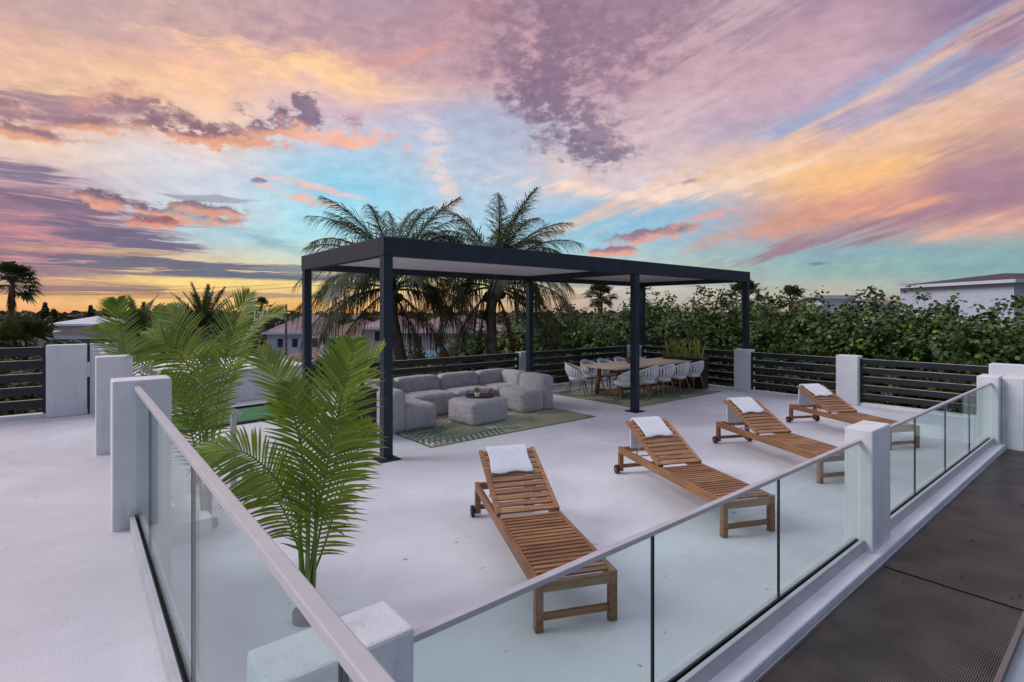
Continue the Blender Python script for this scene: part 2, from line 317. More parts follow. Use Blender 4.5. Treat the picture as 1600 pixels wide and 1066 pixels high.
M['pane'] = mat('window_dark', (.03, .035, .045), .15)
M['turf'] = mat('putting_turf', (.06, .20, .07), .95, var=.2, vscale=9, bump=.6, bscale=160)
M['glass'] = glass_mat('balustrade_glass', (.85, .925, .91))

# ------------------------------------------------------------------ mesh helpers
class MB:
    def __init__(s): s.v = []; s.f = []; s.sm = []
    def add(s, vs, fs, smooth=False):
        o = len(s.v); s.v += [tuple(v) for v in vs]; s.f += [tuple(i+o for i in f) for f in fs]; s.sm += [smooth]*len(fs); return s
    def box(s, x0, x1, y0, y1, z0, z1, mtx=None):
        vs = [Vector(p) for p in ((x0,y0,z0),(x1,y0,z0),(x1,y1,z0),(x0,y1,z0),(x0,y0,z1),(x1,y0,z1),(x1,y1,z1),(x0,y1,z1))]
        if mtx: vs = [mtx @ v for v in vs]
        return s.add(vs, [(0,3,2,1),(4,5,6,7),(0,1,5,4),(1,2,6,5),(2,3,7,6),(3,0,4,7)])
    def beam(s, a, b, w, h, up=Vector((0,0,1))):
        a = Vector(a); b = Vector(b); t = (b-a).normalized(); r = t.cross(up).normalized(); u = r.cross(t)
        vs = [p + r*(w/2*i) + u*(h/2*j) for p in (a, b) for i, j in ((-1,-1),(1,-1),(1,1),(-1,1))]
        return s.add(vs, [(0,3,2,1),(4,5,6,7),(0,1,5,4),(1,2,6,5),(2,3,7,6),(3,0,4,7)])
    def tube(s, pts, rad, n=8, cap=True):
        pts = [Vector(p) for p in pts]; rs = rad if isinstance(rad, (list, tuple)) else [rad]*len(pts)
        vs = []; fs = []; ref = None
        for i, p in enumerate(pts):
            t = (pts[min(i+1, len(pts)-1)] - pts[max(i-1, 0)]).normalized()
            if ref is None: ref = t.orthogonal().normalized()
            ref = (ref - t*ref.dot(t)); ref = ref.normalized() if ref.length > 1e-6 else t.orthogonal().normalized()
            b = t.cross(ref)
            for k in range(n):
                a = 2*PI*k/n; vs.append(p + ref*(math.cos(a)*rs[i]) + b*(math.sin(a)*rs[i]))
        for i in range(len(pts)-1):
            for k in range(n): fs.append((i*n+k, i*n+(k+1)%n, (i+1)*n+(k+1)%n, (i+1)*n+k))
        s.add(vs, fs, True)
        if cap: s.add(vs[:n], [tuple(range(n))[::-1]]); s.add(vs[-n:], [tuple(range(n))])
        return s
    def lathe(s, prof, n=24, c=(0,0,0)):
        vs = []; fs = []
        for r, z in prof:
            for k in range(n): a = 2*PI*k/n; vs.append((c[0]+r*math.cos(a), c[1]+r*math.sin(a), c[2]+z))
        for i in range(len(prof)-1):
            for k in range(n): fs.append((i*n+k, i*n+(k+1)%n, (i+1)*n+(k+1)%n, (i+1)*n+k))
        s.add(vs, fs, True); s.add(vs[-n:], [tuple(range(n))]); s.add(vs[:n], [tuple(range(n))[::-1]]); return s
    def grid(s, rows, smooth=True):
        n = len(rows[0]); vs = [p for r in rows for p in r]
        fs = [(i*n+j, i*n+j+1, (i+1)*n+j+1, (i+1)*n+j) for i in range(len(rows)-1) for j in range(n-1)]
        return s.add(vs, fs, smooth)
    def build(s, name, m, parent=None, bevel=0., seg=2, loc=None):
        me = bpy.data.meshes.new(name); me.from_pydata(s.v, [], s.f); me.update()
        if any(s.sm): me.polygons.foreach_set('use_smooth', s.sm)
        me.materials.append(M[m] if isinstance(m, str) else m)
        o = bpy.data.objects.new(name, me); col.objects.link(o)
        if parent: o.parent = parent
        if loc: o.location = loc
        if bevel:
            b = o.modifiers.new('bevel', 'BEVEL'); b.width = bevel; b.segments = seg; b.limit_method = 'ANGLE'; b.angle_limit = R(40)
        return o

def tag(o, label, cat, group=None, kind=None):
    if label: o['label'] = label
    if cat: o['category'] = cat
    if group: o['group'] = group
    if kind: o['kind'] = kind
    return o
def struct(o): o['kind'] = 'structure'; return o
def thing(name, label, cat, loc=(0,0,0), rz=0., group=None):
    o = bpy.data.objects.new(name, None); col.objects.link(o); o.empty_display_size = .2
    o.location = loc; o.rotation_euler = (0, 0, rz); return tag(o, label, cat, group)
def dup(root, loc, rz, label, parent=None):
    c = root.copy(); col.objects.link(c)
    if parent is None: c.location = loc; c.rotation_euler = (0, 0, rz); c['label'] = label
    else: c.parent = parent
    for ch in list(root.children): dup(ch, None, None, None, c)
    return c
def at(px, d, z=0.):
    """ground position of something seen in direction px at distance d"""
    return FWD*d + RIGHT*((px-800)/827*d) + Vector((0, 0, z))

# ------------------------------------------------------------------ ground, deck, walkway
GZ = -6.5
g = MB(); g.add([(-3000,-3000,GZ),(3000,-3000,GZ),(3000,3000,GZ),(-3000,3000,GZ)], [(0,1,2,3)])
gm = bpy.data.materials.new('ground'); gm.use_nodes = True; t_ = NT(gm.node_tree); b_ = t_.n['Principled BSDF']; tc_ = t_.node('ShaderNodeTexCoord').outputs['Object']
n1 = t_.noise(tc_, .07, 6, .6); n2 = t_.noise(tc_, 1.5, 6, .6)
t_.put(b_.inputs['Base Color'], t_.mix(t_.step(n2, .3, .7), t_.mix(t_.step(n1, .42, .56), (.045,.055,.022,1), (.22,.18,.13,1)), t_.mix(t_.step(n1, .42, .56), (.075,.08,.035,1), (.30,.25,.19,1))))
b_.inputs['Roughness'].default_value = .95
struct(g.build('ground', gm))
dk = MB(); dk.box(.384, 14.0, 1.44, 10.95, -6.4, 0)
struct(dk.build('deck', 'deck'))
dk = MB(); dk.box(.384, 5.2, 10.952, 16.5, -6.4, 0)
struct(dk.build('side_deck', 'deck'))
wk = MB(); wk.box(-7.5, .384, -4, 11.0, -6.4, .525)
struct(wk.build('walkway', 'walk'))
lw = MB(); lw.box(.386, 14, -4, 1.438, -.6, -.03)
struct(lw.build('lower_landing', mat('landing_paint', (.30, .36, .40), .5, var=.1)))
kb = MB(); kb.box(.90, 11.05, 1.445, 1.70, .002, .07)
struct(kb.build('kerb', 'kerb', bevel=.012))

# ------------------------------------------------------------------ pillars
def pillar(x0, x1, y0, y1, z0, z1, label, name='pillar'):
    m = MB(); m.box(x0, x1, y0, y1, z0, z1); o = m.build(name, 'stucco', bevel=.012)
    return tag(o, label, 'pillar', 'white stucco pillars')
pillar(.388, .83, 1.49, 1.705, 0, 1.1, 'white stucco pillar in the near corner where the two glass balustrades meet')
pillar(5.145, 5.615, 1.495, 1.71, .03, 1.1, 'white stucco pillar on the kerb between the two right glass balustrades')
pillar(10.83, 11.27, 1.50, 1.76, .03, 1.1, 'white stucco pillar at the far end of the right glass balustrade')
pillar(11.0, 11.5, 1.24, 1.498, -.05, 1.09, 'white stucco pillar turning the corner at the right edge beside the black mat')
pillar(13.52, 13.84, 1.30, 2.02, 0, 1.1, 'tall white pillar behind the corner at the right end of the slat railing')
pillar(13.50, 13.84, 4.22, 4.66, 0, 1.1, 'white pillar between two slat railings behind the farthest lounger')
pillar(13.56, 13.88, 6.72, 7.14, 0, 1.1, 'white pillar standing behind the far right pergola post')
pillar(13.56, 13.9, 10.2, 10.7, 0, 1.03, 'white pillar at the far back corner of the deck beyond the dining table')
pillar(9.06, 9.5, 10.62, 10.86, 0, 1.03, 'white pillar behind the sectional sofa next to a pergola post')
pillar(.20, .56, 4.72, 4.98, 0, 1.6, 'white stucco pillar at the far end of the left glass balustrade')
pillar(.17, .50, 7.35, 7.62, 0, 1.6, 'second white pillar along the left walkway behind the nearer one')
wl = MB(); wl.box(-.34, .135, 10.4, 10.62, .525, 1.6)
tag(wl.build('wall', 'stucco', bevel=.012), 'short white wall at the end of the left walkway beside the slat fence', 'wall')
wl = MB(); wl.box(.175, .52, 10.45, 10.7, 0, 1.6)
tag(wl.build('wall', 'stucco', bevel=.012), 'narrow white wall piece behind the dark gap at the walkway end', 'wall')
t = thing('gate_latch_post', 'thin black post with small white latch in the gap between two white walls', 'post', (.155, 10.5, .525))
m = MB(); m.box(-.016, .016, -.03, .03, 0, 1.07); m.build('post', 'black', t)
m = MB(); m.box(-.03, .014, -.06, -.033, .57, .80); m.build('latch', 'white', t, bevel=.005)
t = thing('parapet_rail', 'pale sloping rail cap joining the far walls of the left walkway', 'rail', (.30, 7.62, 1.5))
m = MB(); m.box(-.04, .04, 0.002, 2.83, 0, .035); m.build('rail', 'alu', t)
m = MB(); m.box(-.006, .006, 0.002, 2.83, -.9, -.001); m.build('glass_pane', 'glass', t)

# ------------------------------------------------------------------ glass balustrades
def balustrade(name, label, a, b, cuts, zb, zt, rw, chan=True):
    """runs along local +x from 0 to L; cuts = pane joints"""
    a = Vector(a); b = Vector(b); L = (b-a).length; rz = math.atan2(b.y-a.y, b.x-a.x)
    t = thing(name, label, 'balustrade', (a.x, a.y, zb), rz, 'glass balustrades')
    H = zt - zb
    m = MB(); m.box(0, L, -rw/2, rw/2, H-.026, H); m.build('handrail', 'alu', t, bevel=.004)
    m = MB(); m.box(0, L, -.045, -.016, 0, .10); m.box(0, L, .016, .045, 0, .10); m.box(0, L, -.0155, .0155, 0, .02); m.build('base_channel', 'channel', t, bevel=.003)
    g1 = MB(); g1.box(0, L, -.0155, -.0085, .03, .092); g1.box(0, L, .0085, .0155, .03, .092); g1.build('gasket', 'gasket', t)
    xs = [0.012] + list(cuts) + [L-.012]
    for i in range(len(xs)-1):
        m = MB(); m.box(xs[i]+.006, xs[i+1]-.006, -.006, .006, .022, H-.027); m.build('glass_pane', 'glass', t)
    for c in cuts:
        m = MB(); m.box(c-.007, c+.007, -.0066, .0066, .1, H-.027); m.build('joint_seal', 'gasket', t)
    return t
balustrade('glass_balustrade', 'left glass balustrade with pale flat handrail along the raised walkway', (.345, 4.72, 0), (.345, -1.2, 0), [.89, 2.40, 3.86], .5255, 1.558, .037)
balustrade('glass_balustrade', 'glass balustrade with pale handrail in front of the first three loungers', (.832, 1.60, 0), (5.143, 1.60, 0), [1.40, 2.80], .0705, 1.01, .038)
balustrade('glass_balustrade', 'far right glass balustrade running past the farthest lounger', (5.617, 1.60, 0), (10.828, 1.60, 0), [1.19, 2.46, 3.77], .0705, 1.01, .038)
t = thing('glass_balustrade', 'short glass panel cut by the right edge of the photo behind the corner pillar', 'balustrade', (11.30, 1.235, -.03), -PI/2, 'glass balustrades')
m = MB(); m.box(.3, 3, -.14, .14, 0, .17); m.build('base_wall', 'kerb', t)
m = MB(); m.box(.30, 3, -.006, .006, .172, 1.0); m.build('glass_pane', 'glass', t)
m = MB(); m.box(.30, 3, -.025, .025, 1.002, 1.04); m.box(.26, .30, -.03, .03, .172, 1.04); m.build('handrail', 'alu', t)

# ------------------------------------------------------------------ slat railings
def slat_railing(label, a, b, posts, zb=0., n=5, top=1.03, facing=1):
    a = Vector(a); b = Vector(b); L = (b-a).length
    t = thing('slat_railing', label, 'railing', (a.x, a.y, zb), math.atan2(b.y-a.y, b.x-a.x), 'black slat railings')
    m = MB(); pit = (top-.06)/n
    for i in range(n):
        z1 = top - i*pit; m.box(.042, L-.042, -.025, .025, z1-.115, z1)
    m.build('slat_panel', 'black', t, bevel=.003)
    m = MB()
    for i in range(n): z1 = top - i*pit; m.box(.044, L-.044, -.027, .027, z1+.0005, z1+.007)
    m.build('slat_lit_tops', 'slat_cap', t)  # added thin strips, their colour carries the sky-lit upper edge of each slat
    for p in [.02, L-.02] + list(posts):
        m = MB(); m.box(p-.02, p+.02, -.028, .028, 0, top+.004); m.build('post', 'black', t)
    m = MB(); m.box(-.05, L+.05, -.09, .09, 0, .05); m.build('base_curb', 'stucco', t)
    return t
slat_railing('long black slat railing behind the sectional sofa', (4.85, 10.74, 0), (9.06, 10.74, 0), [1.9], top=1.0)
slat_railing('black slat railing along the back behind the dining table', (9.5, 10.74, 0), (13.56, 10.74, 0), [1.9], top=1.0)
slat_railing('black slat railing behind the snake plant box at the far right of the table', (13.7, 10.2, 0), (13.7, 7.14, 0), [1.5])
slat_railing('black slat railing between the pergola post and the middle white pillar', (13.68, 6.72, 0), (13.68, 4.66, 0), [])
slat_railing('black slat railing at right between the middle pillar and the corner pillar', (13.68, 4.22, 0), (13.68, 2.02, 0), [])
slat_railing('black slat fence across the end of the left walkway at the left edge', (-5.5, 10.62, 0), (-.342, 10.62, 0), [1.8, 3.6], zb=.525, top=1.04)

# ------------------------------------------------------------------ ribbed black mats
def ribmat(x0, x1, label, seed):
    q = random.Random(seed); t = thing('ribbed_mat', label, 'mat', ((x0+x1)/2, 1.0, -.028), 0, 'black ribbed mats'); L = x1-x0
    def wz(x): return .004*math.sin(x*2.1+seed) + .003*math.sin(x*4.3)
    m = MB(); n = 40; y0, y1 = -.42, .425
    m.grid([[(-L/2+.004+(L-.008)*i/n, y, .03+wz(i/n*L)) for i in range(n+1)] for y in (y0, y1)])
    m.build('backing', 'gasket', t)
    m = MB(); k = 80
    for j in range(k):
        y = y0 + (j+.5)*(y1-y0)/k
        m.grid([[(-L/2+.006+(L-.012)*i/n, y+dy, .03+dz+wz(i/n*L)) for i in range(n+1)] for dy, dz in ((-.0031,.001),(-.0026,.008),(.0026,.008),(.0031,.001))], False)
    m.build('ribs', mat('mat_rib', (.105, .086, .075), .32, var=.4, vscale=3), t)
    m = MB(); m.box(-L/2, L/2, y0-.03, y0-.002, 0, .045); m.build('edge_strip', mat('mat_edge', (.16, .13, .115), .5), t)
ribmat(1.0, 5.11, 'black ribbed mat nearest the camera beside the kerb', 1)
ribmat(5.13, 10.98, 'black ribbed mat farther along the kerb past the joint', 5)
for i, (x, y) in enumerate([(4.9, 1.22), (5.35, .95), (6.3, 1.05), (5.25, .66), (5.33, .63), (7.9, .9)]):
    m = MB(); m.tube([(0,0,0),(.008,.003,.003),(.014,0,.001)], [.004,.007,.003], 6)
    o = m.build('leaf_debris', 'rubber', loc=(x, y, .014)); o.rotation_euler.z = i*1.3
    tag(o, 'tiny dark speck of dry debris lying on the black mat', 'debris', 'debris on the mats')

# ------------------------------------------------------------------ pergola
def pergola():
    U = [3.41, 9.08, 13.84]; V0, V1 = 6.95, 10.3; TOP = 3.16; HD = .27; W = .14
    t = thing('pergola', 'charcoal aluminium pergola with louvred white ceiling over sofa and table', 'pergola', (U[0], V0, 0))
    L = U[2]-U[0]; Wd = V1-V0
    for u in U:
        for v in (V0, V1):
            x, y = u-U[0], v-V0
            x += {3.41: W/2-.07, 13.84: -W/2+.07}.get(u, 0)
            m = MB(); m.box(x-.07, x+.07, y-.07, y+.07, .012, TOP-HD-.002); p = m.build('post', 'char', t, bevel=.006)
            m = MB(); m.box(x-.16, x+.16, y-.16, y+.16, 0, .012); m.build('base_plate', 'char', p, bevel=.003)
            for sx in (-1, 1):
                for sy in (-1, 1):
                    m = MB(); m.lathe([(.014, .012), (.014, .022), (.008, .026)], 6, (x+sx*.12, y+sy*.12, 0)); m.build('bolt', 'rubber', p)
    z0, z1 = TOP-HD, TOP
    m = MB(); m.box(-.08, L+.08, -.08, .06, z0, z1); m.build('beam', 'char', t, bevel=.006)
    m = MB(); m.box(-.08, L+.08, Wd-.06, Wd+.08, z0, z1); m.build('beam', 'char', t, bevel=.006)
    m = MB(); m.box(-.08, .06, .062, Wd-.062, z0+.001, z1-.001); m.build('beam', 'char', t, bevel=.006)
    m = MB(); m.box(L-.06, L+.08, .062, Wd-.062, z0+.001, z1-.001); m.build('beam', 'char', t, bevel=.006)
    xm = U[1]-U[0]
    m = MB(); m.box(xm-.12, xm+.12, .062, Wd-.062, z0+.002, z1-.002); m.build('cross_beam', 'char', t, bevel=.004)
    for xa, xb in ((.062, xm-.122), (xm+.122, L-.062)):
        m = MB(); n = 17
        for i in range(n):
            ya = .065 + i*(Wd-.13)/n; yb = ya + (Wd-.13)/n - .012
            m.box(xa, xb, ya, yb, z0+.12, z0+.15)
        m.build('louvre_panel', 'louvre', t, bevel=.003)
    for x in (1.2, 2.8, xm+1.2, xm+3.3):
        m = MB(); m.lathe([(.055, .112), (.055, .119), (.03, .1195)][::-1], 20, (x, 1.0, z0)); m.build('downlight', 'white', t)
pergola()

# ------------------------------------------------------------------ sun loungers and towels
def lounger():
    t = thing('sun_lounger', '', 'sun lounger', group='teak sun loungers on the deck')
    W = .58; L = 2.08; zt = .345; hw = W/2
    m = MB()
    for s in (-1, 1): m.box(s*(hw-.018)-.018, s*(hw-.018)+.018, 0, L, zt-.085, zt)
    m.build('side_rail', 'teak_y', t, bevel=.004) if False else None
    for s in (-1, 1):
        m = MB(); m.box(s*(hw-.018)-.018, s*(hw-.018)+.018, .002, L-.002, zt-.085, zt); m.build('side_rail', 'teak_y', t, bevel=.005)
    m = MB(); m.box(-hw+.0365, hw-.0365, .001, .035, zt-.085, zt-.018); m.box(-hw+.0365, hw-.0365, L-.04, L-.003, zt-.075, zt-.005); m.box(-hw+.0365, hw-.0365, 1.10, 1.135, zt-.08, zt-.03); m.build('cross_rail', 'teak', t, bevel=.004)
    for y0, fr in ((-.002, 1), (L-.052, 0)):
        for s in (-1, 1):
            m = MB(); m.box(s*(hw-.026)-.0285, s*(hw-.026)+.0285, y0, y0+.054, .0 if fr else .03, zt-.086 if not fr else zt-.0005)
            m.build('leg', 'teak_y', t, bevel=.005)
        m = MB(); m.box(-hw+.056, hw-.056, y0+.012, y0+.04, .07, .115); m.build('leg_stretcher', 'teak', t, bevel=.003)
    m = MB(); n = 18; pit = 1.08/n
    for i in range(n):
        y = .037 + i*pit; m.box(-hw+.037, hw-.037, y, y+pit-.021, zt-.016, zt+.002)
    m.build('seat_slats', 'teak', t, bevel=.003)
    # tilted backrest
    piv = Vector((0, 1.125, zt+.008)); a = R(24.5); B = Matrix.Translation(piv) @ Matrix.Rotation(a, 4, 'X')
    bl = .84
    bk = MB()
    for s in (-1, 1): bk.box(s*(hw-.024)-.021, s*(hw-.024)+.021, 0, bl, -.012, .022, B)
    k = 11
    for i in range(k):
        y = .0 + i*bl/k; bk.box(-hw+.046, hw-.046, y+.004, y+bl/k-.016, .0, .018, B)
    bo = bk.build('backrest', 'teak', t, bevel=.003)
    m = MB()
    for s in (-1, 1): m.tube([B @ Vector((s*.2, .52, -.02)), Vector((s*.2, 1.78, zt-.06))], .008, 8)
    m.tube([Vector((-.2, 1.78, zt-.06)), Vector((.2, 1.78, zt-.06))], .008, 8); m.build('prop', mat('steel', (.5, .5, .5), .35, metal=1.), t)
    for s in (-1, 1):
        m = MB(); pts = [(s*(hw+.012), 0, 0), (s*(hw+.042), 0, 0)]
        m.tube([(p[0], L-.02, .056) for p in pts], .056, 20); w = m.build('wheel', 'rubber', t, bevel=.006)
        m = MB(); m.tube([(s*(hw+.043), L-.02, .056), (s*(hw+.047), L-.02, .056)], .022, 14); m.build('hub', 'teak', w)
    return t, B, bl
LG, BM, BL = lounger()
def towel(seed, w, front, hang, skew, label, loc, rz):
    q = random.Random(seed)
    path = []                                   # (y along backrest, height above) front edge -> top -> hanging
    n1, n2, n3 = 10, 5, 8
    for i in range(n1+1): path.append(BM @ Vector((0, BL-front + front*i/n1, .026)))
    top = BM @ Vector((0, BL, .026)); back = BM @ Vector((0, BL+.035, -.03))
    for i in range(1, n2+1):
        f = i/n2; ang = PI/2*f*1.2; path.append(BM @ Vector((0, BL+.034*math.sin(ang), .026-.034*(1-math.cos(ang)))))
    e = path[-1]
    for i in range(1, n3+1): f = i/n3; path.append(Vector((0, e.y+.012*math.sin(f*2), e.z - hang*f)))
    rows = []; nx = 14
    for j, p in enumerate(path):
        row = []
        for i in range(nx+1):
            u = i/nx-.5; x = u*w*(1+.03*math.sin(j*.7+seed)) + skew*(j/len(path)-.6)
            ed = 1 - (abs(u)*2)**6
            lump = .005*noise.noise(Vector((x*7, j*.45+seed*3, seed)))
            nrm = (BM.to_3x3() @ Vector((0, 0, 1))) if j <= n1 else Vector((0, 1, .2)).normalized()
            pp = Vector((x, p.y, p.z)) + nrm*(.014 + lump)
            if j == 0: pp += (BM.to_3x3() @ Vector((0, 1, 0)))*(.012*math.sin(u*9+seed)) - nrm*.012
            row.append(pp)
        rows.append(row)
    m = MB(); m.grid(rows); o = m.build('towel', 'towel', loc=loc); o.rotation_euler.z = rz
    s = o.modifiers.new('thick', 'SOLIDIFY'); s.thickness = .022; s.offset = .2
    b = o.modifiers.new('round', 'BEVEL'); b.width = .007; b.segments = 2; b.limit_method = 'ANGLE'; b.angle_limit = R(60)
    sb = o.modifiers.new('sub', 'SUBSURF'); sb.levels = 1; sb.render_levels = 1
    tag(o, label, 'towel', 'white towels on the loungers')
spots = [((2.575, 2.44), 24.5, 'nearest teak sun lounger with a crooked white towel', (.40, .36, .30, .05), 'crooked white towel over the backrest of the nearest lounger'),
         ((4.89, 2.42), 23.5, 'second teak sun lounger from the front, left of the kerb pillar', (.37, .36, .36, .0), 'neat white towel over the backrest of the second lounger from the front'),
         ((7.25, 2.46), 26, 'third teak sun lounger partly hidden by the pillar on the kerb', (.38, .37, .36, .01), 'white towel over the third lounger, whose foot the kerb pillar hides'),
         ((9.765, 2.425), 27, 'farthest teak sun lounger, its foot seen through the far right glass', (.38, .37, .36, -.01), 'white towel over the farthest lounger, next to the slat railing')]
for i, ((x, y), a, lab, tw, tl) in enumerate(spots):
    if i == 0: LG.location = (x, y, 0); LG.rotation_euler = (0, 0, -R(a)); LG['label'] = lab
    else: dup(LG, (x, y, 0), -R(a), lab)
    towel(i+1, tw[0], tw[1], tw[2], tw[3], tl, (x, y, 0), -R(a))

# ------------------------------------------------------------------ soft sofa modules
def cushion(mb_name, parent, x0, x1, y0, y1, z0, z1, rad=.10, puff=.035, seed=0, sag=0.):
    """one soft rounded block: a subdivided box pushed to a superellipsoid, puffed and creased"""
    bm = bmesh.new(); bmesh.ops.create_cube(bm, size=2); bmesh.ops.subdivide_edges(bm, edges=bm.edges, cuts=13, use_grid_fill=True)
    c = Vector(((x0+x1)/2, (y0+y1)/2, (z0+z1)/2)); h = Vector(((x1-x0)/2, (y1-y0)/2, (z1-z0)/2))
    for v in bm.verts:
        p = Vector((v.co.x*h.x, v.co.y*h.y, v.co.z*h.z)); r = rad
        inner = Vector([max(-(hh-r), min(hh-r, pp)) for pp, hh in zip(p, h)]); d = p-inner
        if d.length > 1e-6: p = inner + d.normalized()*min(r, d.length if d.length < r else r)
        n = Vector(v.co); n2 = Vector([x if abs(x) > .95 else 0 for x in n])
        e = max(0, 1-max(sorted([abs(x) for x in n])[0:2])**3)
        if n2.length: p += n2.normalized()*puff*e
        p += n.normalized()*.012*noise.noise(Vector((p.x*2.6+seed*3.1, p.y*2.6, p.z*2.6)))
        w = noise.noise(Vector((p.x*9+seed, p.y*9, p.z*16+seed*2))); p += n.normalized()*.004*abs(w)
        if p.z < -h.z+.03: p.z = -h.z
        v.co = c + p
    me = bpy.data.meshes.new(mb_name); bm.to_mesh(me); bm.free()
    me.polygons.foreach_set('use_smooth', [True]*len(me.polygons)); me.materials.append(M['fabric'])
    o = bpy.data.objects.new(mb_name, me); col.objects.link(o); o.parent = parent
    return o
GS = 'grey bean bag sofa modules'
def sofa(label, x0, x1, y0, y1, backs, seed, rz=0.):
    cx, cy = (x0+x1)/2, (y0+y1)/2; hx, hy = (x1-x0)/2-.004, (y1-y0)/2-.004
    t = thing('sofa_module', label, 'sofa', (cx, cy, .008), rz, GS); th = .30; H = .72
    sx0, sx1, sy0, sy1 = -hx, hx, -hy, hy
    if '-x' in backs: sx0 += th-.03
    if '+x' in backs: sx1 -= th-.03
    if '+y' in backs: sy1 -= th-.03
    cushion('seat', t, sx0, sx1, sy0, sy1, 0, .43, .075, .022, seed)
    if '+y' in backs: cushion('backrest', t, -hx, hx, hy-th, hy, 0, H, .085, .018, seed+1)
    if '-x' in backs: cushion('backrest', t, -hx, -hx+th, -hy, hy-(th-.05 if '+y' in backs else 0), 0, H, .085, .018, seed+2)
    if '+x' in backs: cushion('backrest', t, hx-th, hx, -hy, hy-(th-.05 if '+y' in backs else 0), 0, H, .085, .018, seed+3)
sofa('grey armless sofa module at the left front end, back towards the pergola post', 4.12, 5.06, 8.25, 9.08, ['-x'], 1, R(2))
sofa('grey corner sofa module half hidden behind the near pergola post', 4.08, 5.02, 9.10, 10.02, ['-x', '+y'], 7)
sofa('grey sofa module in the back row, first right of the near pergola post', 5.03, 6.06, 9.12, 10.06, ['+y'], 11)
sofa('grey sofa module in the middle of the back row behind the ottoman plant', 6.07, 7.08, 9.12, 10.06, ['+y'], 17)
sofa('grey corner sofa module at the back right of the sectional', 7.09, 8.02, 9.12, 10.06, ['+x', '+y'], 23)
sofa('grey sofa module at the right front end with its back to the dining table', 7.10, 7.96, 8.20, 9.11, ['+x'], 29, R(-3))
t = thing('ottoman', 'square grey ottoman with a tray on top in the middle of the sectional', 'ottoman', (5.98, 8.28, .008), R(4))
cushion('cushion', t, -.44, .44, -.40, .40, 0, .42, .06, .03, 40)
t = thing('serving_tray', 'oval brown wooden tray with two arched handles on the grey ottoman', 'tray', (6.02, 8.28, .452), R(-20))
m = MB(); m.lathe([(.02,0),(.24,0),(.255,.04),(.245,.04),(.23,.012),(.02,.012)], 32); o = m.build('tray_base', 'basket', t); o.scale = (1.15, .8, 1)
for s in (-1, 1):
    m = MB(); m.tube([(s*.22, .10*math.cos(a), .03+.10*math.sin(a)) for a in [PI*i/12 for i in range(13)]], .011, 8); m.build('handle', 'basket', t)
t = thing('potted_plant', 'small green plant in a white pot on the brown tray', 'plant', (5.95, 8.27, .466))
m = MB(); m.lathe([(.04,0),(.055,.08),(.05,.08),(.045,.06),(.01,.06)], 20); m.build('pot', 'white', t)
m = MB()
for i in range(16):
    a = i*2.4; l = .12+.06*rnd.random(); e = R(35+45*rnd.random()); d = Vector((math.cos(a)*math.cos(e), math.sin(a)*math.cos(e), math.sin(e))); s = Vector((-math.sin(a), math.cos(a), 0))
    o = Vector((0,0,.07)); m.add([o-s*.006, o+s*.006, o+d*l*.55+s*.022, o+d*l*.55-s*.022, o+d*l-Vector((0,0,.02))], [(0,1,2,3),(3,2,4)])
m.build('foliage', 'areca', t)

